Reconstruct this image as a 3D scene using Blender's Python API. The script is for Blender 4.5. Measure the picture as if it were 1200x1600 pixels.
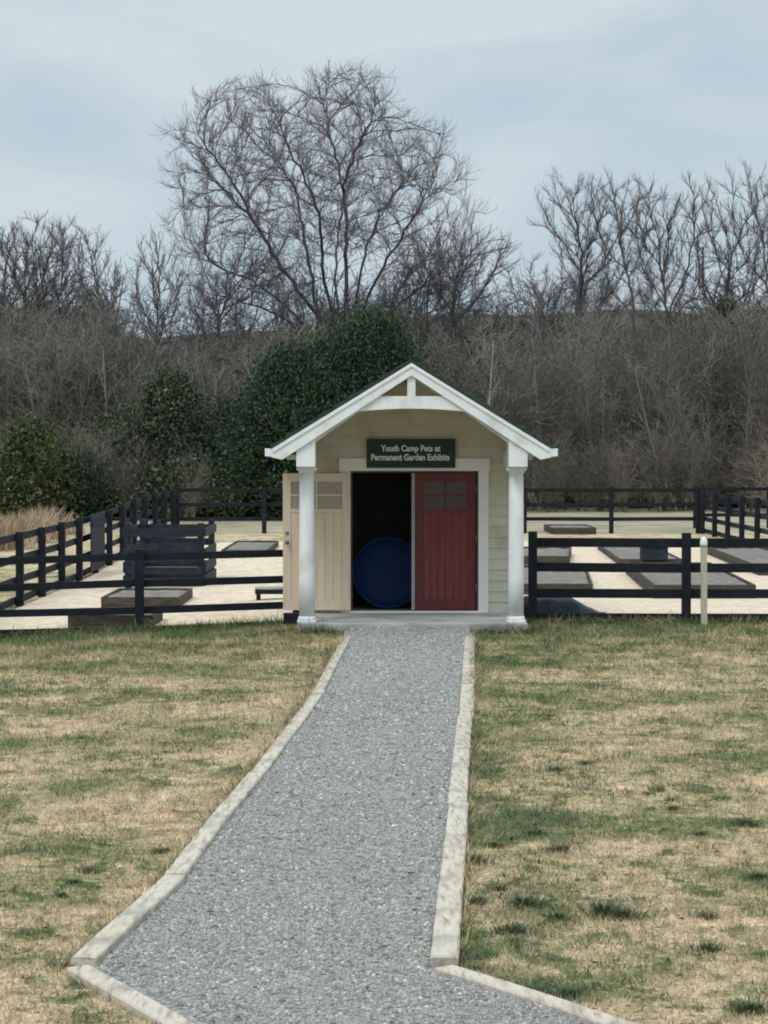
import bpy, math, random
import numpy as np
from mathutils import Vector
random.seed(7); RNG = np.random.default_rng(7)
S = bpy.context.scene
for o in list(bpy.data.objects): bpy.data.objects.remove(o)
COL = S.collection
# ------------------------------------------------------------------ camera
F = 3466.0            # focal length in photo pixels (photo is 1200 x 1600)
EYE = 2.45            # eye height over the porch-side ground
HY = 705.0            # horizon row in the photo
cam = bpy.data.objects.new('camera', bpy.data.cameras.new('camera')); COL.objects.link(cam)
cam.data.sensor_fit = 'VERTICAL'; cam.data.sensor_height = 36; cam.data.lens = F/1600*36
cam.data.clip_end = 2000; cam.data.clip_start = .1
cam.location = (0, 0, EYE)
cam.rotation_euler = (math.radians(90) - math.atan((800-HY)/F), 0, 0)
S.camera = cam
S.render.resolution_x, S.render.resolution_y = 768, 1024
S.cycles.filter_width = 1.9
# ------------------------------------------------------------------ world: thin overcast, brighter overhead
SUN_EL, SUN_ROT = math.radians(52), math.radians(215)
W = bpy.data.worlds.new('World'); S.world = W; W.use_nodes = True
nt = W.node_tree; nt.nodes.clear()
def N(t, nt=nt, **k):
    n = nt.nodes.new(t)
    for a, b in k.items(): setattr(n, a, b)
    return n
out = N('ShaderNodeOutputWorld'); bg = N('ShaderNodeBackground')
sky = N('ShaderNodeTexSky', sky_type='NISHITA'); sky.sun_disc = False
sky.sun_elevation = SUN_EL; sky.sun_rotation = SUN_ROT; sky.dust_density = 2
tc = N('ShaderNodeTexCoord'); sep = N('ShaderNodeSeparateXYZ')
nt.links.new(tc.outputs['Generated'], sep.inputs[0])
mp = N('ShaderNodeMapping'); mp.inputs['Scale'].default_value = (3.2, 3.2, 11); mp.inputs['Location'].default_value = (4.1, 2.4, .9)
nt.links.new(tc.outputs['Generated'], mp.inputs[0])
nz = N('ShaderNodeTexNoise'); nz.inputs['Scale'].default_value = 1.5; nz.inputs['Detail'].default_value = 5
nz.inputs['Roughness'].default_value = .5; nz.inputs['Distortion'].default_value = .5
nt.links.new(mp.outputs[0], nz.inputs['Vector'])
cr = N('ShaderNodeValToRGB')
e = cr.color_ramp.elements; e[0].position = .38; e[0].color = (.43, .53, .605, 1); e[1].position = .62; e[1].color = (.565, .635, .675, 1)
m_ = cr.color_ramp.elements.new(.5); m_.color = (.495, .585, .642, 1)
nt.links.new(nz.outputs['Fac'], cr.inputs[0])
# CIE overcast: three times as bright overhead as at the horizon
mr = N('ShaderNodeMapRange'); mr.inputs['From Min'].default_value = .2; mr.inputs['From Max'].default_value = 1
mr.inputs['To Min'].default_value = 10.0; mr.inputs['To Max'].default_value = 27
nt.links.new(sep.outputs['Z'], mr.inputs[0])
sc = N('ShaderNodeVectorMath', operation='SCALE'); nt.links.new(cr.outputs[0], sc.inputs[0]); nt.links.new(mr.outputs[0], sc.inputs['Scale'])
mx = N('ShaderNodeMix', data_type='RGBA'); mx.inputs[0].default_value = .93
nt.links.new(sky.outputs[0], mx.inputs['A']); nt.links.new(sc.outputs[0], mx.inputs['B'])
nt.links.new(mx.outputs['Result'], bg.inputs[0]); bg.inputs[1].default_value = .1
nt.links.new(bg.outputs[0], out.inputs[0])
sun = bpy.data.objects.new('sun', bpy.data.lights.new('sun', 'SUN')); COL.objects.link(sun)
sun.data.energy = .9; sun.data.angle = math.radians(16); sun.data.color = (1, .96, .9)
sv = Vector((math.sin(SUN_ROT)*math.cos(SUN_EL), math.cos(SUN_ROT)*math.cos(SUN_EL), math.sin(SUN_EL)))
sun.rotation_euler = sv.to_track_quat('Z', 'Y').to_euler()
S.view_settings.view_transform = 'Standard'; S.view_settings.look = 'None'
S.view_settings.exposure = .21; S.view_settings.gamma = 1
# ------------------------------------------------------------------ helpers
def px(x, y, Y): return Vector(((x-600)/F*Y, Y, EYE-(y-HY)/F*Y))
def sstep(a, b, v): t = np.clip((v-a)/(b-a), 0, 1); return t*t*(3-2*t)
def gz(x, y):
    x = np.asarray(x, float); y = np.asarray(y, float)
    return (-.05*np.maximum(0, -x-1.2)*sstep(23, 31, y)*(1-sstep(44, 64, y))
            + .012*np.sin(x*1.3+y*.7)*np.sin(y*.9-x*.4)*(1-sstep(28, 31, y)))
def g1(x, y): return float(gz(x, y))
def tag(o, label=None, cat=None, group=None, kind=None):
    if label: o['label'] = label
    if cat: o['category'] = cat
    if group: o['group'] = group
    if kind: o['kind'] = kind
    return o
def empty(name, loc, label, cat, group=None):
    o = bpy.data.objects.new(name, None); COL.objects.link(o); o.location = loc; o.empty_display_size = .2
    return tag(o, label, cat, group)
def rootloc(p):
    v = Vector((0, 0, 0))
    while p: v += p.location; p = p.parent
    return v
def link(name, me, mat, parent=None):
    if mat: me.materials.append(mat)
    o = bpy.data.objects.new(name, me); COL.objects.link(o)
    if parent is not None: o.parent = parent
    return o
class MB:
    def __init__(s): s.v = []; s.f = []
    def box(s, x0, x1, y0, y1, z0, z1):
        b = len(s.v)
        s.v += [(x0,y0,z0),(x1,y0,z0),(x1,y1,z0),(x0,y1,z0),(x0,y0,z1),(x1,y0,z1),(x1,y1,z1),(x0,y1,z1)]
        s.f += [tuple(b+i for i in q) for q in ((0,3,2,1),(4,5,6,7),(0,1,5,4),(1,2,6,5),(2,3,7,6),(3,0,4,7))]; return s
    def hexa(s, pts):
        b = len(s.v); s.v += [tuple(p) for p in pts]
        s.f += [tuple(b+i for i in q) for q in ((0,3,2,1),(4,5,6,7),(0,1,5,4),(1,2,6,5),(2,3,7,6),(3,0,4,7))]; return s
    def prism(s, poly, y0, y1):          # polygon in x,z swept along y
        n = len(poly); b = len(s.v)
        s.v += [(x, y0, z) for x, z in poly] + [(x, y1, z) for x, z in poly]
        s.f += [tuple(b+i for i in range(n)), tuple(b+n+i for i in reversed(range(n)))]
        for i in range(n): j = (i+1) % n; s.f.append((b+j, b+i, b+n+i, b+n+j))
        return s
    def beam(s, a, b_, w, h):            # board from a to b_, w sideways, h up (local z)
        a = Vector(a); b_ = Vector(b_); d = (b_-a).normalized(); side = d.cross(Vector((0,0,1)))
        side = Vector((0,1,0)) if side.length < 1e-4 else side.normalized()
        up = side.cross(d).normalized(); k = len(s.v)
        for p in (a, b_):
            for sx, sz in ((-1,-1),(1,-1),(1,1),(-1,1)): s.v.append(tuple(p+side*sx*w/2+up*sz*h/2))
        s.f += [tuple(k+i for i in q) for q in ((0,1,2,3),(7,6,5,4),(0,4,5,1),(1,5,6,2),(2,6,7,3),(3,7,4,0))]; return s
    def lathe(s, c, prof, n=20, axis='z'):
        b = len(s.v)
        for r, h in prof:
            for i in range(n):
                a = 2*math.pi*i/n; u, w = r*math.cos(a), r*math.sin(a)
                s.v.append((c[0]+u, c[1]+w, c[2]+h) if axis == 'z' else (c[0]+u, c[1]-h, c[2]+w))
        for k in range(len(prof)-1):
            for i in range(n):
                j = (i+1) % n; s.f.append((b+k*n+i, b+k*n+j, b+(k+1)*n+j, b+(k+1)*n+i))
        s.f.append(tuple(b+i for i in reversed(range(n)))); s.f.append(tuple(b+(len(prof)-1)*n+i for i in range(n)))
        return s
    def build(s, name, mat, parent=None, bevel=.006, smooth=False):
        off = rootloc(parent)
        me = bpy.data.meshes.new(name)
        me.from_pydata([tuple(Vector(v)-off) for v in s.v], [], s.f); me.validate(); me.update()
        o = link(name, me, mat, parent)
        if smooth:
            for p in me.polygons: p.use_smooth = True
        if bevel:
            m = o.modifiers.new('b', 'BEVEL'); m.width = bevel; m.segments = 2; m.limit_method = 'ANGLE'; m.angle_limit = .6
        return o
def np_mesh(name, V, T, mat, parent=None, k=3, attr=None, smooth=False):
    V = np.asarray(V, np.float32); T = np.asarray(T, np.int32)
    off = rootloc(parent); V = V - np.array(off, np.float32)
    me = bpy.data.meshes.new(name); me.vertices.add(len(V)); me.vertices.foreach_set('co', V.ravel())
    me.loops.add(T.size); me.loops.foreach_set('vertex_index', T.ravel())
    me.polygons.add(len(T)); me.polygons.foreach_set('loop_start', np.arange(len(T), dtype=np.int32)*k)
    me.polygons.foreach_set('loop_total', np.full(len(T), k, np.int32))
    if smooth: me.polygons.foreach_set('use_smooth', np.ones(len(T), bool))
    if attr is not None:
        a = me.attributes.new('rnd', 'FLOAT', 'POINT'); a.data.foreach_set('value', np.asarray(attr, np.float32))
    me.update(calc_edges=True)
    return link(name, me, mat, parent)
# ------------------------------------------------------------------ materials
def ramp(nt, stops):
    r = nt.nodes.new('ShaderNodeValToRGB'); el = r.color_ramp.elements
    while len(el) > 1: el.remove(el[-1])
    el[0].position = stops[0][0]; el[0].color = (*stops[0][1], 1)
    for p, c in stops[1:]: q = el.new(p); q.color = (*c, 1)
    return r
def base(name, rough=.7, spec=.3):
    m = bpy.data.materials.new(name); m.use_nodes = True; b = m.node_tree.nodes['Principled BSDF']
    b.inputs['Roughness'].default_value = rough; b.inputs['Specular IOR Level'].default_value = spec
    return m, m.node_tree, b
def nmat(name, stops, scale=6, stretch=(1,1,1), rough=.7, spec=.3, bump=.2, bscale=60, bdist=.004, detail=6, dirt=None):
    """colour from stretched noise, fine noise bump, optional broad dirt tone"""
    m, t, b = base(name, rough, spec); L = t.links.new
    g = t.nodes.new('ShaderNodeNewGeometry')
    mp = t.nodes.new('ShaderNodeMapping'); mp.inputs['Scale'].default_value = stretch; L(g.outputs['Position'], mp.inputs[0])
    n = t.nodes.new('ShaderNodeTexNoise'); n.inputs['Scale'].default_value = scale; n.inputs['Detail'].default_value = detail
    L(mp.outputs[0], n.inputs['Vector']); r = ramp(t, stops); L(n.outputs['Fac'], r.inputs[0]); c = r.outputs[0]
    if dirt:
        n3 = t.nodes.new('ShaderNodeTexNoise'); n3.inputs['Scale'].default_value = dirt[1]; n3.inputs['Detail'].default_value = 8
        L(g.outputs['Position'], n3.inputs['Vector'])
        r3 = ramp(t, [(dirt[2], (0,0,0)), (dirt[3], (1,1,1))]); L(n3.outputs['Fac'], r3.inputs[0])
        x = t.nodes.new('ShaderNodeMix'); x.data_type = 'RGBA'; L(r3.outputs[0], x.inputs[0]); L(c, x.inputs['A']); x.inputs['B'].default_value = (*dirt[0], 1); c = x.outputs['Result']
    L(c, b.inputs['Base Color'])
    if bump:
        n2 = t.nodes.new('ShaderNodeTexNoise'); n2.inputs['Scale'].default_value = bscale; n2.inputs['Detail'].default_value = 4
        L(mp.outputs[0], n2.inputs['Vector'])
        bp = t.nodes.new('ShaderNodeBump'); bp.inputs['Strength'].default_value = bump; bp.inputs['Distance'].default_value = bdist
        L(n2.outputs['Fac'], bp.inputs['Height']); L(bp.outputs[0], b.inputs['Normal'])
    return m
def rmat(name, stops, rough=.8, spec=.2, trans=0, nscale=None, mul=None):
    """colour picked per clump/twig by the stored random attribute"""
    m, t, b = base(name, rough, spec); L = t.links.new
    a = t.nodes.new('ShaderNodeAttribute'); a.attribute_name = 'rnd'; f = a.outputs['Fac']
    if nscale:
        g = t.nodes.new('ShaderNodeNewGeometry'); n = t.nodes.new('ShaderNodeTexNoise'); n.inputs['Scale'].default_value = nscale
        L(g.outputs['Position'], n.inputs['Vector'])
        q = t.nodes.new('ShaderNodeMix'); q.inputs[0].default_value = .6; L(f, q.inputs['A']); L(n.outputs['Fac'], q.inputs['B']); f = q.outputs['Result']
    r = ramp(t, stops); L(f, r.inputs[0]); c = r.outputs[0]
    if mul:
        g = t.nodes.new('ShaderNodeNewGeometry'); n = t.nodes.new('ShaderNodeTexNoise'); n.inputs['Scale'].default_value = mul; n.inputs['Detail'].default_value = 5; n.inputs['Distortion'].default_value = .6
        L(g.outputs['Position'], n.inputs['Vector']); r2 = ramp(t, [(.3, (1.0,.98,.94)), (.5, (1.03,1.01,.97)), (.66, (1.06,1.04,1.0))]); L(n.outputs['Fac'], r2.inputs[0])
        x = t.nodes.new('ShaderNodeVectorMath'); x.operation = 'MULTIPLY'; L(c, x.inputs[0]); L(r2.outputs[0], x.inputs[1]); c = x.outputs[0]
    L(c, b.inputs['Base Color'])
    return m
def lawn_color(t, use_rnd):
    L = t.links.new
    g = t.nodes.new('ShaderNodeNewGeometry'); sp = t.nodes.new('ShaderNodeSeparateXYZ'); L(g.outputs['Position'], sp.inputs[0])
    cb = t.nodes.new('ShaderNodeCombineXYZ'); L(sp.outputs[0], cb.inputs[0]); L(sp.outputs[1], cb.inputs[1])
    def noise(s, d=4, dist=0, off=0):
        v = t.nodes.new('ShaderNodeMapping'); v.inputs['Location'].default_value = (off, off*.7, 0); L(cb.outputs[0], v.inputs[0])
        n = t.nodes.new('ShaderNodeTexNoise'); n.inputs['Scale'].default_value = s; n.inputs['Detail'].default_value = d
        n.inputs['Distortion'].default_value = dist; n.inputs['Roughness'].default_value = .6; L(v.outputs[0], n.inputs['Vector']); return n.outputs['Fac']
    def math_(op, a, b=None, clamp=False):
        n = t.nodes.new('ShaderNodeMath'); n.operation = op; n.use_clamp = clamp
        for i, v in enumerate((a, b)):
            if v is None: continue
            if isinstance(v, (int, float)): n.inputs[i].default_value = v
            else: L(v, n.inputs[i])
        return n.outputs[0]
    def mrange(v, a, b, c, d):
        n = t.nodes.new('ShaderNodeMapRange'); L(v, n.inputs[0]); n.interpolation_type = 'SMOOTHSTEP'
        for i, q in enumerate((a, b, c, d)): n.inputs[i+1].default_value = q
        return n.outputs[0]
    fac = math_('ADD', math_('MULTIPLY', noise(.75, 6, .8, 3), .78), math_('MULTIPLY', noise(5, 4, .5, 9), .22))
    # greener along the fences, and by the right side of the path
    fac = math_('ADD', fac, math_('MULTIPLY', mrange(sp.outputs[1], 27.0, 31, 0, .11), mrange(sp.outputs[1], 36, 32, 0, 1)))
    fac = math_('ADD', fac, mrange(noise(2.6, 5, 1.2, 17), .55, .62, 0, .16))
    fac = math_('SUBTRACT', fac, mrange(noise(.8, 3, .8, 27), .42, .58, 0, .07))
    fac = math_('ADD', fac, mrange(sp.outputs[1], 15, 24, 0, .03))
    fac = math_('SUBTRACT', fac, mrange(sp.outputs[1], 45, 58, 0, .09))
    xr = math_('SUBTRACT', sp.outputs[0], math_('MULTIPLY', sp.outputs[1], .045))
    near = math_('MULTIPLY', mrange(xr, 1.15, .2, 0, .05), mrange(xr, -.3, 0, 0, 1))
    fac = math_('ADD', fac, near)
    if use_rnd:
        a = t.nodes.new('ShaderNodeAttribute'); a.attribute_name = 'rnd'
        fac = math_('ADD', fac, math_('MULTIPLY', math_('SUBTRACT', a.outputs['Fac'], .5), .16))
    fac = math_('ADD', fac, math_('MULTIPLY', math_('SUBTRACT', noise(42, 3, 0, 1), .5), .16))
    r = ramp(t, [(.34, (.60, .45, .295)), (.44, (.50, .385, .245)), (.51, (.355, .295, .17)), (.58, (.205, .205, .10)), (.68, (.10, .13, .052))])
    L(fac, r.inputs[0])
    # pale straw and dark soil specks
    v = ramp(t, [(.34, (.5,)*3), (.5, (1.0,)*3), (.66, (1.35,)*3)]); L(noise(38, 4, .5, 5), v.inputs[0])
    x = t.nodes.new('ShaderNodeVectorMath'); x.operation = 'MULTIPLY'; L(r.outputs[0], x.inputs[0]); L(v.outputs[0], x.inputs[1])
    v2 = ramp(t, [(.34, (.50,.55,.50)), (.46, (.88,.89,.86)), (.54, (1.05,)*3), (.66, (1.3,1.24,1.18))]); L(noise(6.5, 6, 1.2, 41), v2.inputs[0])
    y = t.nodes.new('ShaderNodeVectorMath'); y.operation = 'MULTIPLY'; L(x.outputs[0], y.inputs[0]); L(v2.outputs[0], y.inputs[1])
    return y.outputs[0], noise(30, 5, 0, 2)
M = {}
m, t, b = base('lawn', .95, .1); c, h = lawn_color(t, False); t.links.new(c, b.inputs['Base Color'])
bp = t.nodes.new('ShaderNodeBump'); bp.inputs['Strength'].default_value = .6; bp.inputs['Distance'].default_value = .03
t.links.new(h, bp.inputs['Height']); t.links.new(bp.outputs[0], b.inputs['Normal']); M['lawn'] = m
m, t, b = base('grass blades', .85, .15); c, h = lawn_color(t, True); t.links.new(c, b.inputs['Base Color']); M['blade'] = m
M['field'] = nmat('dry field', [(.35, (.38,.31,.21)), (.5, (.31,.265,.175)), (.65, (.22,.20,.12))], .5, rough=.95, bscale=9, bdist=.05)
M['white'] = nmat('white paint', [(.3, (.74,.755,.75)), (.7, (.82,.83,.825))], 2, (6,6,1), rough=.5, spec=.35, bump=.15, bscale=20, dirt=((.58,.57,.51), 2.4, .54, .74))
M['trim'] = nmat('white trim', [(.3, (.74,.71,.67)), (.7, (.80,.775,.74))], 3, rough=.5, bump=.1)
M['siding'] = nmat('khaki lap siding', [(.3, (.54,.50,.395)), (.7, (.62,.575,.46))], 1.5, (1,1,9), rough=.65, bump=.25, bscale=30, dirt=((.44,.39,.295), 2.2, .5, .72))
M['gable'] = nmat('khaki gable', [(.3, (.69,.635,.52)), (.7, (.75,.695,.575))], 2, rough=.65, bump=.2)
M['tan'] = nmat('tan door paint', [(.3, (.64,.51,.37)), (.7, (.71,.575,.42))], 1.5, (8,1,1), rough=.6, bump=.2)
M['red'] = nmat('barn red door', [(.3, (.135,.026,.027)), (.7, (.185,.042,.04))], 3, (12,1,1), rough=.5, bump=.2)
M['redtrim'] = nmat('red stile', [(.3, (.105,.023,.024)), (.7, (.145,.033,.032))], 3, (6,1,1), rough=.5, bump=.2)
M['greyedge'] = nmat('grey door edge', [(.3, (.27,.25,.26)), (.7, (.35,.33,.33))], 8, rough=.6)
M['roof'] = nmat('dark green shingle', [(.3, (.018,.035,.028)), (.7, (.035,.06,.048))], 9, rough=.8, bump=.5, bscale=90)
M['black'] = nmat('black fence stain', [(.3, (.005,.006,.010)), (.6, (.010,.012,.019)), (.8, (.024,.027,.038))], 5, (1,1,1), rough=.7, spec=.25, bump=.35, bscale=25)
M['bluedark'] = nmat('dark slate stained wood', [(.3, (.010,.013,.020)), (.65, (.022,.028,.04)), (.8, (.05,.056,.07))], 6, rough=.7, spec=.25, bump=.35)
M['concrete'] = nmat('concrete', [(.3, (.33,.32,.295)), (.7, (.45,.435,.405))], 4, rough=.85, bump=.3, bscale=120, dirt=((.2,.195,.18), 1.6, .48, .68))
M['kerb'] = nmat('weathered pine', [(.3, (.30,.25,.195)), (.45, (.47,.405,.32)), (.6, (.57,.50,.405)), (.75, (.39,.335,.265))], 14, (2.2,.35,2), rough=.9, bump=.5, bscale=30, bdist=.006, dirt=((.27,.24,.19), 3, .5, .75))
M['gravel'] = nmat('gravel bed', [(.25, (.14,.134,.124)), (.42, (.235,.227,.212)), (.56, (.31,.30,.283)), (.7, (.46,.447,.425))], 26, rough=.9, bump=.8, bscale=55, bdist=.02)
M['stone'] = rmat('crushed limestone', [(0, (.12,.115,.108)), (.3, (.24,.232,.22)), (.7, (.37,.358,.34)), (.9, (.50,.485,.46)), (1, (.68,.66,.63))], .9, .15, mul=1.3)
M['chips'] = nmat('pale wood chip surface', [(.25, (.42,.325,.23)), (.42, (.60,.47,.34)), (.62, (.73,.59,.44))], 7, rough=.95, bump=.6, bscale=45, bdist=.02, dirt=((.5,.39,.28), 1.1, .56, .8))
M['bed'] = nmat('weathered bed boards', [(.3, (.04,.034,.028)), (.7, (.09,.078,.064))], 5, (1,1,6), rough=.85)
M['soil'] = nmat('grey garden soil', [(.25, (.11,.095,.08)), (.5, (.21,.185,.16)), (.75, (.31,.275,.235))], 6, rough=.95, bump=.8, bscale=30, bdist=.03, dirt=((.17,.15,.12), 2.2, .5, .65))
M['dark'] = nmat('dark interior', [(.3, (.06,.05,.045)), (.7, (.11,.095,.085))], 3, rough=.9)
M['blue'] = nmat('blue plastic', [(.3, (.005,.028,.095)), (.7, (.008,.036,.115))], 3, rough=.6, spec=.2, bump=.05)
M['metal'] = nmat('dull metal', [(.3, (.12,.11,.10)), (.7, (.2,.19,.18))], 9, rough=.4, spec=.6)
M['signgreen'] = nmat('dark green sign', [(.3, (.010,.032,.030)), (.7, (.016,.044,.040))], 4, rough=.5, bump=.05)
M['letter'] = nmat('white lettering', [(.3, (.75,.77,.77)), (.7, (.8,.82,.82))], 4, rough=.5, bump=0)
M['bark'] = nmat('grey bark', [(.3, (.045,.04,.037)), (.7, (.11,.10,.09))], 3, (1,1,.3), rough=.9, bump=.6, bscale=14, bdist=.03)
M['twig'] = rmat('bare twigs', [(0, (.075,.065,.065)), (.5, (.14,.122,.12)), (1, (.23,.20,.195))])
M['twigbig'] = rmat('fine grey twigs', [(0, (.09,.08,.08)), (.5, (.17,.15,.15)), (1, (.27,.24,.24))])
M['stem'] = rmat('pale young stems', [(0, (.10,.092,.08)), (.5, (.21,.195,.17)), (1, (.42,.39,.34))])
M['twiglite'] = rmat('pale bare twigs', [(0, (.085,.078,.075)), (.5, (.16,.145,.14)), (1, (.25,.23,.215))])  # paler twig colours for some of the thin trees
M['brush'] = rmat('thicket twigs', [(.15, (.052,.046,.037)), (.38, (.13,.114,.09)), (.6, (.21,.184,.148)), (.85, (.36,.32,.265))], nscale=.16)
M['litter'] = nmat('wooded hill', [(.3, (.05,.045,.037)), (.5, (.095,.082,.066)), (.7, (.15,.13,.10))], .35, (1,1,1), rough=1, bump=.8, bscale=2, bdist=.3)
M['cedar'] = rmat('dark evergreen leaves', [(0, (.010,.024,.013)), (.45, (.026,.052,.026)), (.8, (.05,.085,.038)), (1, (.095,.125,.055))], .7, .3)
M['cedar2'] = rmat('grey green leaves', [(0, (.03,.04,.022)), (.45, (.062,.075,.042)), (.8, (.10,.11,.065)), (1, (.19,.175,.12))], .75, .25)
M['olive'] = rmat('olive leaves', [(0, (.03,.045,.018)), (.45, (.07,.09,.032)), (.8, (.15,.15,.06)), (1, (.23,.21,.10))], .75, .25)
M['reed'] = rmat('dead tall grass', [(0, (.25,.17,.11)), (.5, (.42,.31,.21)), (1, (.60,.47,.34))], .9, .1)
M['tuft'] = rmat('dark grass tuft', [(0, (.045,.07,.035)), (.6, (.09,.125,.06)), (1, (.19,.20,.10))], .7, .3)
M['leaf'] = rmat('dead leaves', [(0, (.06,.035,.02)), (.6, (.17,.10,.055)), (1, (.33,.24,.15))])
M['stake'] = nmat('pale stake', [(.3, (.42,.36,.29)), (.7, (.55,.48,.40))], 6, (4,4,1), rough=.8)
m, t, b = base('window glass', .08, .5); b.inputs['Base Color'].default_value = (.10,.09,.085,1); M['glass'] = m
m, t, b = base('window glass pale', .3, .3); b.inputs['Base Color'].default_value = (.36,.31,.24,1); M['glasspale'] = m
m, t, b = base('window glass dim', .25, .3); b.inputs['Base Color'].default_value = (.085,.055,.055,1); M['glassdim'] = m
# ------------------------------------------------------------------ ground
def sheet(name, xs, ys, mat, zoff=0, hf=gz, mask=None, parent=None):
    X, Y = np.meshgrid(xs, ys); Z = hf(X, Y)+zoff
    V = np.stack([X, Y, Z], -1).reshape(-1, 3); n = len(xs)
    i = np.arange(len(ys)-1)[:, None]*n+np.arange(n-1)[None]; T = np.stack([i, i+1, i+n+1, i+n], -1).reshape(-1, 4)
    return np_mesh(name, V, T, mat, k=4, smooth=True)
xs = np.concatenate([np.arange(-320, -24, 20), np.arange(-24, 24, .4), np.arange(24, 321, 20)])
tag(sheet('lawn', xs, np.concatenate([np.arange(-30, 4, 2), np.arange(4, 66.01, .4)]), M['lawn']), kind='structure')
tag(sheet('field', xs, np.concatenate([[66, 70, 80, 95, 110, 130, 180, 300, 600, 1200]]), M['field'], 0), kind='structure')
tag(sheet('yard_ground', np.arange(-6.3, 9.31, .3), np.arange(31.95, 60.1, .3), M['chips'], .006), kind='structure')
def hillf(X, Y):
    return (11.4+1.3*np.sin(X*.035+1)+.6*np.sin(X*.11)+.25*np.sin(X*.4))*sstep(122, 168, Y)*(1-.35*sstep(175, 400, Y))-.3
tag(sheet('hill', np.arange(-260, 261, 2.5), np.concatenate([np.arange(120, 190, 2.5), [200, 240, 300, 420]]), M['litter'], 0, hillf), kind='structure')
# path: constant 1.5 m wide gravel strip that runs to the porch, opening out in front
LK = [(-1.437,10.42),(-1.19,12.58),(-.955,16.65),(-.655,22.2),(-.455,29.55)]      # kerb centre lines
RK = [(.275,10.4),(.51,15.16),(.745,20.2),(1.145,29.55)]
def lerp_line(P, y):
    ys = [p[1] for p in P]; return np.interp(y, ys, [p[0] for p in P])
rows = np.arange(10.4, 29.81, .2); V = []; T = []
def pup(y): return .075*sstep(28.3, 29.75, y)
for y in rows:
    a, b_ = lerp_line(LK, y), lerp_line(RK, y)
    for k in range(13): x = a+(b_-a)*k/12; V.append((x, y, g1(x, y)+.012+pup(y)))
for i in range(len(rows)-1):
    for k in range(12): q = i*13+k; T.append((q, q+1, q+14, q+13))
# apron in front: left edge goes (−1.44,10.4)→(−.75,9.2), right edge (.30,10.38)→(1.35,9.3)
AL = [(-1.437,10.40),(-.72,9.28),(-.30,8.6),(.6,7.2)]; AR = [(.275,10.40),(.30,10.34),(1.05,9.18),(1.98,7.8),(2.4,7.2)]
def lx(P, y):
    P = sorted(P, key=lambda p: p[1]); return np.interp(y, [p[1] for p in P], [p[0] for p in P])
rows2 = np.arange(7.2, 10.41, .16); o0 = len(V)
for y in rows2:
    a, b_ = lx(AL, y), lx(AR, y)
    for k in range(13): x = a+(b_-a)*k/12; V.append((x, y, g1(x, y)+.012))
for i in range(len(rows2)-1):
    for k in range(12): q = o0+i*13+k; T.append((q, q+1, q+14, q+13))
tag(np_mesh('path', V, T, M['gravel'], k=4, smooth=True), kind='structure')
# loose stones
def scatter_path(n, ymin, ymax):
    y = RNG.uniform(ymin, ymax, n)
    a = np.where(y > 10.4, lerp_line(LK, y), lx(AL, y)); b_ = np.where(y > 10.4, lerp_line(RK, y), lx(AR, y))
    return a+(b_-a)*RNG.uniform(.03, .97, n), y
px_, py_ = [], []
for n, a, b_ in ((30000, 8.6, 12), (26000, 12, 17), (18000, 17, 23), (9000, 23, 29.7)):
    x, y = scatter_path(n, a, b_); px_.append(x); py_.append(y)
x = np.concatenate(px_); y = np.concatenate(py_); n = len(x)
octa = np.array([(1,0,0),(-1,0,0),(0,1,0),(0,-1,0),(0,0,1),(0,0,-1)], float)
of = np.array([(0,2,4),(2,1,4),(1,3,4),(3,0,4),(2,0,5),(1,2,5),(3,1,5),(0,3,5)])
r = RNG.gamma(5, .0017, n).clip(.004, .02)*(1+.03*(y-10)); V = octa[None]*r[:, None, None]*RNG.uniform(.6, 1.25, (n, 6, 1))
V[:, :, 2] *= .65; th = RNG.uniform(0, 6.28, n); c_, s_ = np.cos(th)[:, None], np.sin(th)[:, None]
V = np.stack([V[:, :, 0]*c_-V[:, :, 1]*s_, V[:, :, 0]*s_+V[:, :, 1]*c_, V[:, :, 2]], -1)
V += np.stack([x, y, gz(x, y)+.012+pup(y)], -1)[:, None]
T = (of[None]+6*np.arange(n)[:, None, None]).reshape(-1, 3)
tag(np_mesh('gravel', V.reshape(-1, 3), T, M['stone'], attr=np.repeat(RNG.beta(1.6, 1.9, n), 6)), 'grey crushed stone covering the path', 'gravel', kind='stuff')
# kerb timbers: one thing per board
def board(a, b_, w, top, label, group='weathered timbers edging the gravel path', sink=.05):
    ax, ay = a; bx, by = b_; root = ((ax+bx)/2, (ay+by)/2)
    d = np.array([bx-ax, by-ay]); L = np.hypot(*d); d /= L; s = np.array([-d[1], d[0]])
    mb = MB(); n = max(3, int(L/.35)); rr = random.Random(hash((round(ax, 2), round(ay, 2))) & 999)
    rings = []
    for i in range(n+1):
        t = i/n; c = np.array([ax, ay])+d*L*t; wob = 0 if i in (0, n) else rr.uniform(-.003, .003)
        z = g1(c[0], c[1])
        ring = [c+s*(w/2+wob), c-s*(w/2-wob)]
        zt = z+top+rr.uniform(-.003, .003); k = len(mb.v)
        ch = .008
        mb.v += [(*ring[0], z-sink), (*ring[1], z-sink), (*ring[1], zt-ch), (*(ring[1]+s*ch), zt), (*(ring[0]-s*ch), zt), (*ring[0], zt-ch)]
        rings.append(k)
    for k0, k1 in zip(rings, rings[1:]):
        for j in range(6): jj = (j+1) % 6; mb.f.append((k0+j, k1+j, k1+jj, k0+jj))
    mb.f.append(tuple(rings[0]+j for j in range(6))); mb.f.append(tuple(rings[-1]+j for j in reversed(range(6))))
    o = mb.build('edging_timber', M['kerb'], None, 0); tag(o, label, 'timber', group)
    from mathutils import Matrix
    off = Vector((root[0], root[1], 0)); o.data.transform(Matrix.Translation(-off)); o.location = off
    return o
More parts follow.
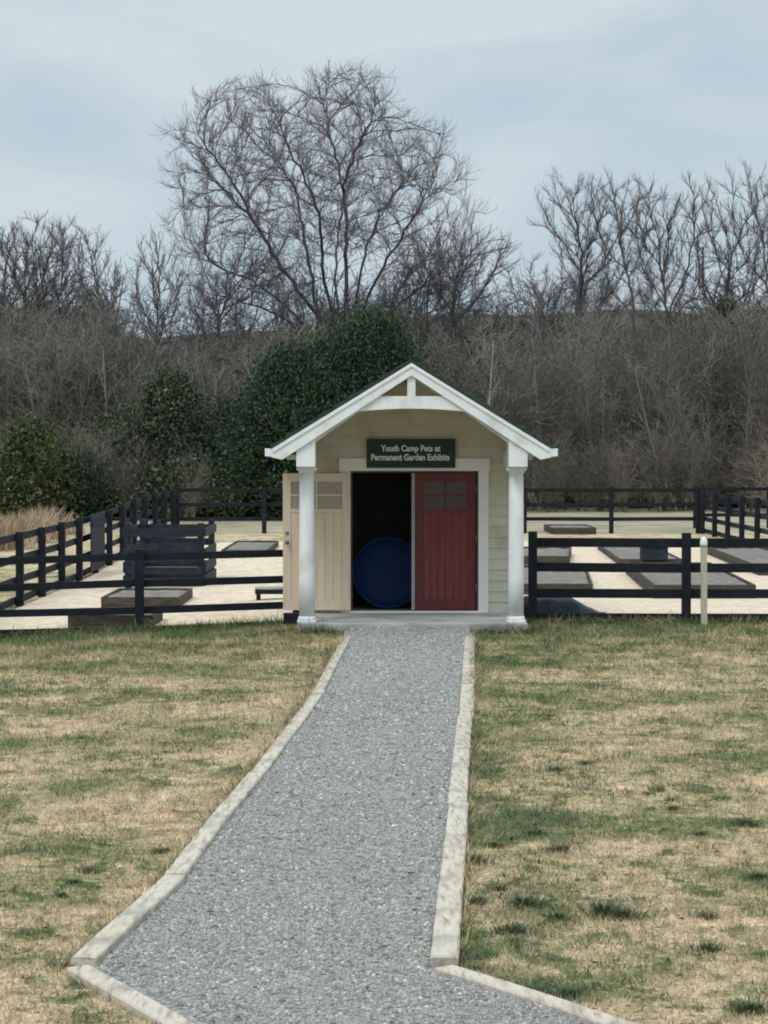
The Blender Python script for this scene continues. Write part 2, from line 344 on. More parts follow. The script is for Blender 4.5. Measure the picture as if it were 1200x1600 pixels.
def seg(P, i, gap=.02):
    a, b_ = np.array(P[i]), np.array(P[i+1]); d = (b_-a)/np.hypot(*(b_-a)); nn = np.array([-d[1], d[0]])*(.010 if i % 2 else -.008); return a+d*gap+nn, b_-d*gap+nn*.6
lab = ['bleached timber left of the gravel path, nearest the camera and widest', 'greyer timber left of the gravel path, second from the bottom corner',
       'long pale timber left of the gravel path, third from the bottom corner', 'farthest timber left of the gravel path, ending at the porch slab']
for i in range(4):
    a, b_ = seg(LK, i); board(a, b_, (.125, .12, .115, .11)[i], (.05, .045, .04, .04)[i], lab[i])
lab = ['pale weathered timber right of the gravel path, nearest the camera', 'middle timber right of the gravel path, just beyond the nearest joint', 'farthest timber right of the gravel path, ending at the porch slab']
for i in range(3):
    a, b_ = seg(RK, i); board(a, b_, .135, (.055, .045, .04)[i], lab[i])
board((-1.43, 10.32), (-.65, 8.97), .12, .035, 'short timber slanting off at the bottom left corner of the path')
board((.285, 10.335), (1.40, 8.67), .11, .035, 'timber slanting off from the bottom end of the right hand path edge')
# ------------------------------------------------------------------ grass blades
def keep_off(x, y):
    onp = (y > 10.3) & (y < 29.9) & (x > lerp_line(LK, y)-.05) & (x < lerp_line(RK, y)+.05)
    ap = (y <= 10.42) & (x > lx(AL, y)-.05) & (x < lx(AR, y)+.04)
    slab = (y > 29.7) & (x > -1.22) & (x < 2.0)
    pen = (y > 31.9)
    return ~(onp | ap | slab | pen)
BX, BY, BS = [], [], []
for dens, y0, y1, s in ((7000, 8.8, 12, .85), (5000, 12, 15, .9), (2800, 15, 20, 1.1), (1400, 20, 27, 1.4), (1500, 27, 32, 1.6)):
    hw = y1*.175+.9; n = int(dens*2*hw*(y1-y0)*.72); x = RNG.uniform(-hw, hw, n); y = RNG.uniform(y0, y1, n); k = keep_off(x, y)
    BX.append(x[k]); BY.append(y[k]); BS.append(np.full(k.sum(), s))
def edge_blades(P, off, n):          # longer grass against timbers, slab and fences
    t = RNG.uniform(0, 1, n); ys_ = P[0][1]+(P[-1][1]-P[0][1])*t; return lerp_line(P, ys_)+off, ys_
for P_, sgn, n_ in ((LK, -1, 5200), (RK, 1, 5200)):
    ex, ey = edge_blades(P_, 0, n_); BX.append(ex+sgn*(.068+np.abs(RNG.normal(0, .02, n_)))); BY.append(ey); BS.append(RNG.uniform(1.1, 1.9, n_)*(1+.02*(ey-10)))
for xa, xb, ya, n_ in ((-6, -1.2, 31.6, 2600), (2.0, 8.6, 31.6, 3200), (-1.2, -.6, 29.76, 420), (1.25, 2.0, 29.76, 480)):
    BX.append(RNG.uniform(xa, xb, n_)); BY.append(ya-np.abs(RNG.normal(0, .05, n_))-.01); BS.append(RNG.uniform(1.8, 3.2, n_))
x = np.concatenate(BX); y = np.concatenate(BY); s = np.concatenate(BS); n = len(x)
h = RNG.gamma(4, .0075, n)*s; w = RNG.uniform(.0018, .0042, n)*s; th = RNG.uniform(0, 6.28, n); lean = RNG.normal(0, .035, (n, 2))*s[:, None]
P = np.stack([x, y, gz(x, y)-.004], -1); side = np.stack([np.cos(th)*w, np.sin(th)*w, 0*w], -1)
tip = P+np.stack([lean[:, 0], lean[:, 1], h], -1)
V = np.stack([P-side, P+side, tip], 1).reshape(-1, 3)
tag(np_mesh('grass', V, np.arange(3*n).reshape(-1, 3), M['blade'], attr=np.repeat(RNG.uniform(0, 1, n), 3)), 'short dormant tan and green grass of the lawn', 'grass', kind='stuff')
print('blades', n)
# darker tufts standing in the lawn
def tuft_mesh(seed, n=160, R=.10, H=.11):
    g = np.random.default_rng(seed); a = g.uniform(0, 6.28, n); rr = np.minimum(np.abs(g.normal(0, R*.55, n)), R)
    bx, by = rr*np.cos(a), rr*np.sin(a); h = H*g.uniform(.4, 1, n); o = g.uniform(.3, 1.1, n)*H*.7
    w = .0028; th = g.uniform(0, 6.28, n)
    P = np.stack([bx, by, 0*bx-.005], -1); sd = np.stack([np.cos(th)*w, np.sin(th)*w, 0*th], -1)
    mid = P+np.stack([np.cos(a)*o*.3, np.sin(a)*o*.3, h*.7], -1); tip = P+np.stack([np.cos(a)*o, np.sin(a)*o, h], -1)
    V = np.stack([P-sd, P+sd, mid+sd*.8, mid-sd*.8, tip], 1).reshape(-1, 3)
    i = 5*np.arange(n)[:, None]; T = np.concatenate([i+[0,1,2], i+[0,2,3], i+[3,2,4]], 0)
    me = np_mesh('grass_tuft', V, T, M['tuft'], attr=np.repeat(g.uniform(0, 1, n), 5)); return me
tm = [tuft_mesh(k, 130+35*k, .062+.01*k, .058) for k in range(4)]
for o in tm: COL.objects.unlink(o)
spots = [(835,1308,1.1,'upper one of two round dark tufts close together in mid right lawn'),(875,1335,1.1,'lower one of two round dark tufts close together in mid right lawn'),(740,1352,1.25,'dark grass tuft touching the right timber edge of the path'),
 (822,1418,1.2,'dark tuft between the timber edge and the largest clump, right lawn'),(780,1395,.9,None),(945,1432,1.5,'largest dark grass clump in the lawn right of the path'),(975,1438,1.2,'dark tuft growing against the right side of the largest clump'),(878,1440,.9,None),(1030,1240,.9,None),(1110,1490,1.0,'lone dark tuft right of and nearer than the largest clump'),(1165,1292,1.2,'bushy dark tuft near the right picture edge, level with the pair in mid lawn'),(1190,1378,.9,'dark tuft cut close by the right picture edge, below the bushy one'),
 (1018,1245,.7,None),(775,1328,.9,None),(915,1198,.8,None),(870,1208,.8,None),(1055,1268,.8,None),(1050,1255,.7,None),(890,1565,1.0,'dark tuft just above the slanting bottom right timber'),(1175,1588,1.1,'dark tuft in the bottom right corner of the picture'),(1110,1440,.9,None),(745,1415,1.1,'dark tuft against the right timber edge, nearer than the other one touching it'),(800,1460,1.1,'nearest dark tuft of those crowding beside the right timber edge'),(1095,1308,.7,None),
 (92,1405,.7,'nearest one of three small dark tufts in a slanting row, left lawn'),(113,1383,.6,'middle one of three small dark tufts in a slanting row, left lawn'),(138,1366,.7,'farthest one of three small dark tufts in a slanting row, left lawn'),(252,1335,.7,'single small dark tuft close to the left timber edge of the path')]
for i, (x_, y_, sc_, lb) in enumerate(spots):
    Y = F*EYE/(y_-HY); X = (x_-600)/F*Y
    o = tm[i % 4].copy(); COL.objects.link(o); o.location = (X, Y, g1(X, Y)); o.rotation_euler.z = i*1.7; o.scale = (sc_*1.1, sc_*1.1, sc_*.95); o.name = 'grass_tuft'
    left = x_ < 500
    tag(o, lb or ('small dark grass tuft in the tan lawn left of the gravel path' if left else 'small dark green grass tuft in the tan lawn right of the gravel path'), 'grass tuft', 'dark tufts in the lawn left of the path' if left else 'dark tufts in the lawn right of the path')
# small weeds and clumps scattered through the turf
g = np.random.default_rng(77); nc = 1000
cy = 9+20*g.uniform(0, 1, nc)**1.1; cx = g.uniform(-1, 1, nc)*(cy*.178+.4); nr = g.uniform(0, 1, nc) < .4
cx = np.where(nr & (cy < 18), lerp_line(RK, cy)+.1+np.abs(g.normal(0, .55, nc)), cx); k = keep_off(cx, cy); cx, cy = cx[k], cy[k]; nc = len(cx)
cr_ = g.uniform(.015, .065, nc)*(1+.02*(cy-9)); pb = 34; ci = np.repeat(np.arange(nc), pb); n = len(ci)
bx = cx[ci]+g.normal(0, 1, n)*cr_[ci]; by = cy[ci]+g.normal(0, .8, n)*cr_[ci]; h = g.uniform(.012, .05, n)*(cr_[ci]/.05)**.5; th = g.uniform(0, 6.28, n); w = .003*(1+.03*(by-9))
P = np.stack([bx, by, gz(bx, by)-.002], -1); sd = np.stack([np.cos(th)*w, np.sin(th)*w, 0*th], -1); tip = P+np.stack([g.normal(0, .02, n), g.normal(0, .02, n), h], -1)
tag(np_mesh('weeds', np.stack([P-sd, P+sd, tip], 1).reshape(-1, 3), np.arange(3*n).reshape(-1, 3), M['tuft'], attr=np.repeat(np.clip(g.uniform(.3, 1, nc)[ci]+g.normal(0, .15, n), 0, 1), 3)), 'low green weeds scattered through the dormant lawn', 'weeds', kind='stuff')
# fallen leaves on turf and gravel
nl_ = 420; ly = 9+20*g.uniform(0, 1, nl_); lx_ = g.uniform(-1, 1, nl_)*(ly*.178+.3); th = g.uniform(0, 6.28, nl_); sz_ = g.uniform(.012, .03, nl_)
k = (ly < 29) & ~((lx_ > lerp_line(LK, ly)-.09) & (lx_ < lerp_line(LK, ly)+.09)) & ~((lx_ > lerp_line(RK, ly)-.09) & (lx_ < lerp_line(RK, ly)+.09)); lx_, ly, th, sz_ = lx_[k], ly[k], th[k], sz_[k]; n = len(ly)
c_, s_ = np.cos(th), np.sin(th); zz = gz(lx_, ly)+.024; q = []
for a, b_, dz in ((-1, 0, 0), (0, -.5, .3), (1, 0, 0), (0, .5, .3)): q.append(np.stack([lx_+(a*c_-b_*s_)*sz_, ly+(a*s_+b_*c_)*sz_, zz+dz*sz_+g.uniform(0, .006, n)], -1))
tag(np_mesh('leaves', np.stack(q, 1).reshape(-1, 3), np.arange(4*n).reshape(-1, 4), M['leaf'], k=4, attr=np.repeat(g.uniform(0, 1, n), 4)), 'dry brown leaves scattered over lawn and gravel', 'leaves', kind='stuff')
# ------------------------------------------------------------------ the shed
CX = .40; SL = 29.8; YC = 30.05; YW = 31.8; YB = 34.2; FL = .13
shed = empty('garden_shed', (CX, YW, 0), 'small khaki garden shed with white gabled porch at the end of the gravel path', 'shed')
MB().box(CX-1.56, CX+1.54, SL, YB, -.15, FL).build('porch_slab', M['concrete'], shed, .012)
MB().box(CX-.96, CX+1.0, YW-.06, YW+.02, FL, FL+.03).build('threshold', M['trim'], shed, .004)
HR = 1.0                                  # roof half-slope geometry
RX = CX-.035; AP = 3.645; sl = .617; HWR = 1.86; EV = AP-sl*HWR; YR0 = 29.55; YR1 = 34.5
OX0, OX1 = CX-.882, CX+.948                # door opening (x from photo)
OX0 = -.478; OX1 = 1.352; OH = 2.165; WX0, WX1 = CX-1.55, CX+1.50
# lap siding: slightly tilted courses
def courses(mb, x0, x1, zb, zt, yf, step=.155):
    z = zb
    while z < zt-.01:
        z1 = min(z+step, zt); mb.prism([(0,0)], 0, 0) if False else None
        b = len(mb.v)
        mb.v += [(x0,yf-.018,z),(x1,yf-.018,z),(x1,yf-.004,z1),(x0,yf-.004,z1),(x0,yf+.01,z),(x1,yf+.01,z),(x1,yf+.01,z1),(x0,yf+.01,z1)]
        mb.f += [(b,b+1,b+2,b+3),(b+4,b+7,b+6,b+5),(b,b+4,b+5,b+1),(b+3,b+2,b+6,b+7),(b,b+3,b+7,b+4),(b+1,b+5,b+6,b+2)]
        z = z1
    return mb
mb = MB()
mb.box(WX0, OX0, YW+.01, YW+.12, FL, OH+.02).box(OX1, WX1, YW+.01, YW+.12, FL, OH+.02)
mb.prism([(WX0, OH+.02), (WX1, OH+.02), (WX1, AP-sl*abs(WX1-CX)-.15), (CX, AP-.15), (WX0, AP-sl*abs(WX0-CX)-.15)], YW+.01, YW+.12)
mb.box(WX0, WX0+.1, YW+.12, YB, FL, 2.5).box(WX1-.1, WX1, YW+.12, YB, FL, 2.5).prism([(WX0+.1, FL), (WX1-.1, FL), (WX1-.1, AP-sl*1.45-.15), (CX-.035, AP-.15), (WX0+.1, AP-sl*1.45-.15)], YB-.1, YB)
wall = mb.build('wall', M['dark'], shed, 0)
mb = MB(); courses(mb, OX1, WX1, FL, OH+.03, YW); courses(mb, WX0, OX0, FL, OH+.03, YW)
z = OH+.03
while z < AP-.2:
    z1 = z+.155; hw = min((AP-.14-z)/sl, 1.55); hw1 = min((AP-.14-z1)/sl, 1.55)
    if hw1 <= 0.02: break
    b = len(mb.v); a0, a1, c0, c1 = max(WX0, CX-hw), min(WX1, CX+hw), max(WX0, CX-hw1), min(WX1, CX+hw1)
    mb.v += [(a0,YW-.018,z),(a1,YW-.018,z),(c1,YW-.004,z1),(c0,YW-.004,z1),(a0,YW+.008,z),(a1,YW+.008,z)]
    mb.f += [(b,b+1,b+2,b+3),(b+4,b+5,b+1,b)]; z = z1
mb.build('siding', M['siding'], wall, 0)
for xx, s_ in ((WX0, -1), (WX1, 1)):
    mb = MB(); z = FL
    while z < 2.3:
        b = len(mb.v); mb.v += [(xx+s_*.018, YW, z), (xx+s_*.018, YB, z), (xx+s_*.004, YB, z+.155), (xx+s_*.004, YW, z+.155), (xx, YW, z), (xx, YB, z)]
        mb.f += [(b,b+1,b+2,b+3),(b+4,b+5,b+1,b)]; z += .155
    mb.build('side_siding', M['siding'], wall, 0)
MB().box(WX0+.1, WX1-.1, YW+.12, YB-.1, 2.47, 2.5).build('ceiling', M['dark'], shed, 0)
# inner jambs
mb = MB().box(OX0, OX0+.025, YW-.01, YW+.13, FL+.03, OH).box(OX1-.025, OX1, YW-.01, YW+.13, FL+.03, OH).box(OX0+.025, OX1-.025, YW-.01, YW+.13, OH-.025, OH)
mb.build('door_jamb', M['dark'], shed, .003)  # dark brown jambs: the doorway's shade is put into their colour
t_ = .155
mb = MB().box(OX1, OX1+.145, YW-.045, YW-.012, FL+.002, OH+.002).box(OX0-.145, OX0, YW-.045, YW-.012, FL+.002, OH+.002).box(OX0-.165, OX1+.165, YW-.05, YW-.012, OH+.002, OH+t_+.03)
mb.build('door_trim', M['trim'], shed, .005)
# corner boards
MB().box(WX0-.025, WX0+.09, YW-.035, YW-.019, FL, 2.42).build('corner_board', M['trim'], shed, .003)
MB().box(WX1-.09, WX1+.025, YW-.035, YW-.019, FL, 2.42).build('corner_board', M['trim'], shed, .003)
# doors
def door(x0, x1, yf, matp, matf, label, lites=True, handle_left=True, inside=False, flip=False):
    z0, z1 = FL+.045, OH-.03; w = x1-x0; st = .115; wz0 = z1-.56; wz1 = z1-.12
    mb = MB(); n = 6
    mb.box(x0+st-.01, x1-st+.01, yf+.016, yf+.036, z0+.12, wz0)
    d = mb.build('door', matp, shed, 0); d['label'] = label
    pb = MB()                                   # vertical tongue-and-groove boards
    for i in range(n):
        a = x0+st+(w-2*st)*i/n; b_ = x0+st+(w-2*st)*(i+1)/n; pb.box(a+.004, b_-.004, yf+.008, yf+.018, z0+.141, wz0-.001)
    pb.build('panel', matp, d, .002)
    fb = MB().box(x0, x0+st, yf, yf+.042, z0, z1).box(x1-st, x1, yf, yf+.042, z0, z1).box(x0+st, x1-st, yf, yf+.042, z0, z0+.14).box(x0+st, x1-st, yf, yf+.042, wz1, z1).box(x0+st, x1-st, yf, yf+.042, wz0, wz0+.05)
    fb.build('frame', matf, d, .003)
    g = MB().box(x0+st, x1-st, yf+.018, yf+.026, wz0+.05, wz1).build('window', M['glasspale' if inside else 'glassdim'], d, 0)
    xm = (x0+x1)/2; zm = (wz0+.05+wz1)/2
    MB().box(xm-.013, xm+.013, yf+.006, yf+.017, wz0+.05, wz1).box(x0+st, xm-.013, yf+.007, yf+.017, zm-.013, zm+.013).box(xm+.013, x1-st, yf+.007, yf+.017, zm-.013, zm+.013).build('muntin', matf, g, .002)
    hx = x0+.06 if handle_left else x1-.06
    if inside:
        MB().lathe((hx, yf, 1.15), [(.028,-.002),(.028,.01),(.012,.012),(.012,.04),(.028,.045),(.03,.065),(.02,.078)], 16, 'y').build('door_knob', M['metal'], d, 0, True)
        MB().lathe((hx, yf, 1.28), [(.026,-.002),(.026,.012),(.01,.016)], 16, 'y').build('deadbolt', M['metal'], d, 0, True)
    return d
xc = (OX0+OX1)/2; xc = .425
rd = door(xc+.02, OX1-.035, YW+.02, M['red'], M['redtrim'], 'closed barn red door with four small panes')
MB().box(xc-.03, xc+.018, YW-.012, YW+.055, FL+.045, OH-.03).build('astragal', M['greyedge'], rd, .004)
for zz in (.45, 1.15, 1.85): MB().box(OX1-.034, OX1-.012, YW-.004, YW+.03, zz, zz+.1).build('hinge', M['metal'], rd, .002)
ld = door(-1.445, OX0-.004, YW-.115, M['tan'], M['tan'], 'open tan door folded flat against the wall, with four small panes', inside=True)
for zz in (.45, 1.15, 1.85): MB().box(OX0-.006, OX0+.012, YW-.08, YW-.045, zz, zz+.1).build('hinge', M['metal'], ld, .002)
# posts
def column(cx):
    c = MB().lathe((cx, YC, FL), [(.106,.08),(.106,.6),(.103,1.4),(.097,2.02)], 28).build('column', M['white'], shed, 0, True)
    MB().box(cx-.128, cx+.128, YC-.128, YC+.128, FL+.002, FL+.035).lathe((cx, YC, FL+.035), [(.118,0),(.125,.015),(.118,.035),(.108,.05)], 28).build('column_base', M['white'], c, .006)
    MB().lathe((cx, YC, FL+2.02), [(.10,0),(.115,.015),(.12,.04)], 28).box(cx-.135, cx+.135, YC-.135, YC+.135, FL+2.06, FL+2.10).build('column_cap', M['white'], c, .005)
    return c
XL, XR = -1.045, 1.79
column(XL); column(XR)
for cx in (XL, XR):
    MB().box(cx-.09, cx+.09, YC-.14, YW-.02, FL+2.102, FL+2.32).build('porch_beam', M['white'], shed, .005)
# roof
def roofz(x): return AP-sl*abs(x-RX)
for s_ in (-1, 1):
    p = [(RX, AP), (RX+s_*HWR, EV), (RX+s_*HWR, EV-.045), (RX, AP-.045)]
    if s_ > 0: p = p[::-1]
    # deck + shingle courses
    MB().prism([(RX, AP-.02), (RX+s_*HWR, EV-.02), (RX+s_*HWR, EV-.06), (RX, AP-.06)][::(1 if s_ < 0 else -1)], YR0+.02, YR1).build('roof_deck', M['trim'], shed, 0)
    n = 9
    sb = MB()
    for i in range(n):
        xa = RX+s_*HWR*1.012*(i/n); xb = RX+s_*HWR*1.012*((i+1)/n); za, zb = roofz(xa)-.012, roofz(xb)+.004
        q = [(xa, za+.036), (xb, zb+.05), (xb, zb-.008), (xa, za-.004)]
        sb.prism(q[::(1 if s_ < 0 else -1)], YR0-.012, YR1+.01)
    sb.build('roof', M['roof'], shed, .002)
    # barge board
    d = .165
    MB().prism([(RX, AP-.022), (RX+s_*(HWR+.002), EV-.012), (RX+s_*(HWR+.002), EV-.012-d*.72), (RX+s_*(HWR-.14), EV-.03-d*.80), (RX, AP-.022-d)][::(1 if s_ < 0 else -1)], YR0-.002, YR0+.038).build('barge_board', M['white'], shed, .004)
    MB().prism([(RX, AP-.022), (RX+s_*(HWR-.02), EV-.012), (RX+s_*(HWR-.02), EV-.062), (RX, AP-.072)][::(1 if s_ < 0 else -1)], YR0-.022, YR0-.004).build('barge_trim', M['white'], shed, .003)
    # gutter with K profile
    gx = RX+s_*(HWR-.005)
    prof = [(0,0),(0,-.10),(.05,-.115),(.085,-.10),(.10,-.05),(.125,-.02),(.125,0),(.112,0),(.09,-.045),(.07,-.09),(.045,-.10),(.012,-.088),(.012,0)]
    q = [(gx+s_*a*.8, EV-.012+b_) for a, b_ in prof]
    MB().prism(q[::(1 if s_ < 0 else -1)], YR0+.01, YR1-.05).box(min(gx+s_*.005, gx+s_*.095), max(gx+s_*.005, gx+s_*.095), YR0-.004, YR0+.012, EV-.115, EV-.012).build('gutter', M['white'], shed, .002)
    # eave soffit box behind the porch post
    xa, xb = sorted((RX+s_*1.56, RX+s_*(HWR-.10)))
    MB().box(xa, xb, YW+.0, YR1-.05, EV-.17, EV-.10).build('soffit', M['white'], shed, .003)
# porch ceiling following the slope, open at the front under the collar beam
for s_ in (-1, 1):
    pz = lambda x: roofz(x)-.13
    q = [(RX, pz(RX)), (RX+s_*1.36, pz(RX+1.36)), (RX+s_*1.36, pz(RX+1.36)-.02), (RX, pz(RX)-.02)]
    MB().prism(q[::(1 if s_ < 0 else -1)], YR0+.25, YW-.022).build('porch_ceiling', M['gable'], shed, 0)
# arched collar beam, king post, boxed rake
def arch(s, x): return s+.05*(1-((x-RX)/.82)**2)
top = 2.45-(619-HY)/F*YR0; bot = 2.45-(641-HY)/F*YR0
n = 12; up_ = [(RX-.66+1.32*i/n, top) for i in range(n+1)]; lo = [(RX+.86-1.72*i/n, arch(bot-.035, RX+.86-1.72*i/n)) for i in range(n+1)]
MB().prism([(RX-.66, top)]+[(RX-.86, top-.11)]+[(RX-.86+1.72*i/n, arch(bot-.03, RX-.86+1.72*i/n)) for i in range(n+1)]+[(RX+.86, top-.11), (RX+.66, top)], YR0+.04, YR0+.12).build('collar_beam', M['white'], shed, .004)
MB().box(RX-.055, RX+.055, YR0+.045, YR0+.115, top+.001, AP-.19).build('king_post', M['white'], shed, .004)
for s_ in (-1, 1):        # rake beam behind the barge board from column to collar
    xa, xb = RX+s_*.62, RX+s_*1.50
    q = [(xa, roofz(xa)-.07), (xb, roofz(xb)-.07), (xb, roofz(xb)-.30), (xa, roofz(xa)-.225)]
    MB().prism(q[::(1 if s_ < 0 else -1)], YR0+.125, YR0+.25).build('rake_beam', M['white'], shed, .004)
    cx_ = XL if s_ < 0 else XR; x0, x1 = cx_-.125, cx_+.125
    MB().box(x0, x1, YR0+.04, YC+.14, FL+2.11, roofz(x1 if s_ > 0 else x0)-.06).build('column_block', M['white'], shed, .004)
# sign over the door
SX0, SX1 = (573-600)/F*YW, (711-600)/F*YW; SZ0, SZ1 = EYE-(731-HY)/F*YW, EYE-(686-HY)/F*YW
sign = empty('sign', ((SX0+SX1)/2, YW-.06, SZ0), 'dark green sign board with two lines of white lettering over the shed door', 'sign')
MB().box(SX0, SX1, YW-.085, YW-.055, SZ0, SZ1).build('sign_board', M['signgreen'], sign, .006)
MB().box(SX0+.1, SX1-.1, YW-.055, YW-.019, SZ0+.22, SZ1-.06).build('mounting_batten', M['signgreen'], sign, .002)
def text(body, x0, x1, zb, h, y, parent, name):
    cu = bpy.data.curves.new('t', 'FONT'); cu.body = body; cu.extrude = .004; cu.offset = .03; cu.resolution_u = 3
    to = bpy.data.objects.new('t', cu); COL.objects.link(to); bpy.context.view_layer.update()
    me = bpy.data.meshes.new_from_object(to.evaluated_get(bpy.context.evaluated_depsgraph_get())); bpy.data.objects.remove(to)
    co = np.array([v.co[:] for v in me.vertices]); mn, mx_ = co.min(0), co.max(0); cap = .70
    off = rootloc(parent)
    for v, c in zip(me.vertices, co):
        v.co = ((c[0]-mn[0])/(mx_[0]-mn[0])*(x1-x0)+x0-off.x, y-c[2]-off.y, zb+c[1]/cap*h-off.z)
    me.name = name; return link(name, me, M['letter'], parent)
def sx(x): return (x-600)/F*YW
def sz(y): return EYE-(y-HY)/F*YW
text('Youth Camp Pets at', sx(595), sx(688), sz(705), .085, YW-.090, sign, 'first_line')
text('Permanent Garden Exhibits', sx(580), sx(702), sz(719), .088, YW-.090, sign, 'second_line')
# round blue tub inside
tc_ = ((606-600)/F*32.6, 32.6, EYE-(878-HY)/F*32.6)
tub = empty('wading_pool', (tc_[0], 32.7, FL), 'round dark blue plastic pool standing on its rim inside the dark doorway', 'pool')
MB().lathe((tc_[0], 32.6, FL+.535), [(.46,-.10),(.50,-.09),(.525,.05),(.525,.08),(.51,.09),(.485,.05),(.44,-.02),(.30,-.05),(.05,-.06)], 40, 'y').build('shell', M['blue'], tub, 0, True)
# ------------------------------------------------------------------ fences
post_cache = {}
def fence(label, P, rails, spacing, nposts=None, pw=.13, rh=.13, ptop=.07, side=1, base_off=0, ends=None):
    """P: start and end (x,y). posts every spacing, each rail board spans two posts"""
    a, b_ = np.array(P[0], float), np.array(P[1], float); L = np.hypot(*(b_-a)); d = (b_-a)/L; s = np.array([-d[1], d[0]])*side
    n = nposts or max(1, round(L/spacing)); root = empty('board_fence', (a[0], a[1], g1(*a)), label, 'fence')
    ps = [a+d*L*i/n for i in range(n+1)]
    ang = math.atan2(d[1], d[0])
    def rot_box(mb, c, lx_, ly_, z0, z1, z0b=None, z1b=None):
        e0 = c-d*lx_/2; e1 = c+d*lx_/2; z0b = z0 if z0b is None else z0b; z1b = z1 if z1b is None else z1b
        o1, o2 = -s*ly_/2, s*ly_/2
        pts = [(*(e0+o1), z0), (*(e1+o1), z0b), (*(e1+o2), z0b), (*(e0+o2), z0), (*(e0+o1), z1), (*(e1+o1), z1b), (*(e1+o2), z1b), (*(e0+o2), z1)]
        if side < 0: pts = [pts[i] for i in (3,2,1,0,7,6,5,4)]
        mb.hexa(pts)
    rr = random.Random(len(label))
    lv = [(ends[0]+(ends[1]-ends[0])*i/n) if ends else g1(*p) for i, p in enumerate(ps)]
    for p, z in zip(ps, lv):
        mb = MB(); rot_box(mb, p, pw*rr.uniform(.96, 1.04), pw, z-.3, z+rails[0]+rh/2+ptop*rr.uniform(.2, 1)); mb.build('post', M['black'], root, .006)
    for i in range(n):
        za, zb = lv[i], lv[i+1]
        for rz in rails:
            j = rr.uniform(-.01, .01); mb = MB(); c = (ps[i]+ps[i+1])/2+s*(pw/2+.016)
            rot_box(mb, c, L/n-.008, .028, za+rz-rh/2+j, za+rz+rh/2+j, zb+rz-rh/2-j, zb+rz+rh/2-j); mb.build('rail', M['black'], root, .003)
    return root
R4 = [1.17, .81, .44, .09]
fence('black board fence right of the shed, nearest the camera', ((2.13, 31.75), (8.7, 31.5)), [1.14, .78, .41, .06], 2.19, 3, ptop=.1)
fence('black board fence left of the shed, nearest the camera, lower than the right one', ((-1.25, 31.92), (-5.75, 31.5)), [1.03, .65, .27, -.01], 2.3, 2, side=-1, rh=.105, ends=(-.045, -.15))
fence('long black fence running away along the left side of the beds', ((-6.4, 31.4), (-6.25, 65.7)), [1.2, .82, .44, .09], 2.44, 14, side=1)
fence('black three rail fence across the far side of the garden beds', ((-6.15, 66.0), (9.35, 66.0)), [1.29, .86, .43], 2.44, 6, rh=.11)
fence('black fence running away along the right side of the beds', ((9.45, 32.0), (9.45, 65.8)), R4, 2.44, 14, side=-1)
fence('far black paddock fence beyond the right corner of the garden', ((9.9, 70.5), (24.0, 70.8)), [1.25, .83, .42], 2.44, 6, rh=.11)
# solid board gate in the left fence
gx0 = -6.34
gate = empty('board_gate', (gx0, 47.9, g1(gx0, 47.9)), 'solid black board gate set in the long left side fence', 'gate')
mb = MB()
for i in range(14): mb.box(gx0+.14, gx0+.165, 46.8+i*.162, 46.8+i*.162+.155, -.1, 1.12)
mb.build('gate_boards', M['bluedark'], gate, .003)
mb = MB().box(gx0+.168, gx0+.20, 46.8, 49.06, .1, .2).box(gx0+.168, gx0+.20, 46.8, 49.06, .85, .95); mb.build('gate_brace', M['black'], gate, .003)
# ------------------------------------------------------------------ inside the garden
def bed(label, fl, fr, depth, h=.24, skew=0, group='raised garden beds inside the fence'):
    """fl, fr: front-left and front-right ground pixels"""
    pts = []
    for x_, y_ in (fl, fr):
        y_ = (fl[1]+fr[1])/2; xm_ = (fl[0]+fr[0])/2; Y = F*EYE/(y_-HY)
        for _ in range(4): Y = F*(EYE-g1((xm_-600)/F*Y, Y))/(y_-HY)
        pts.append(np.array([(x_-600)/F*Y, Y]))
    a, b_ = pts; d = (b_-a)/np.hypot(*(b_-a)); nrm = np.array([-d[1], d[0]]); bk = nrm*depth+d*skew
    c, e_ = b_+bk, a+bk; z = min(g1(*p) for p in (a, b_, c, e_)); zt = max(g1(*a), g1(*b_))+h
    root = empty('raised_bed', ((a[0]+c[0])/2, (a[1]+c[1])/2, z), label, 'garden bed', group)
    t_ = .04; mb = MB(); Q = [a, b_, c, e_]
    for i in range(4):
        p, q = Q[i], Q[(i+1) % 4]; dd = (q-p)/np.hypot(*(q-p)); nn = np.array([-dd[1], dd[0]])*t_
        for k in range(2):
            z0 = z-.05+k*(zt-z+.05)/2; z1 = z-.05+(k+1)*(zt-z+.05)/2-.006
            mb.hexa([(*p, z0), (*(q-dd*t_), z0), (*(q-dd*t_+nn), z0), (*(p+nn), z0), (*p, z1), (*(q-dd*t_), z1), (*(q-dd*t_+nn), z1), (*(p+nn), z1)])
    mb.build('frame', M['bed'], root, .004)
    n = 12; V = []; T = []
    for i in range(n+1):
        for j in range(n+1):
            u, v = .03+.94*i/n, .03+.94*j/n; p = a*(1-u)*(1-v)+b_*u*(1-v)+c*u*v+e_*(1-u)*v
            V.append((*p, zt-.045+.035*math.sin(u*3.14)*math.sin(v*3.14)+random.uniform(-.012, .012)))
    for i in range(n):
        for j in range(n): k = i*(n+1)+j; T.append((k, k+n+1, k+n+2, k+1))
    np_mesh('soil', V, T, M['soil'], root, 4, smooth=True)
    return root
bed('raised bed nearest the left front fence, in front of the black slatted bin', (105, 984.5), (238, 984.5), 1.5, .19)
bed('raised bed behind the nearest left one, at the foot of the black slatted bin', (157, 952), (281, 952), 2.4, .17)
bed('long grey raised bed just right of the shed', (760, 930), (927, 930), 6.2, .2, .45)
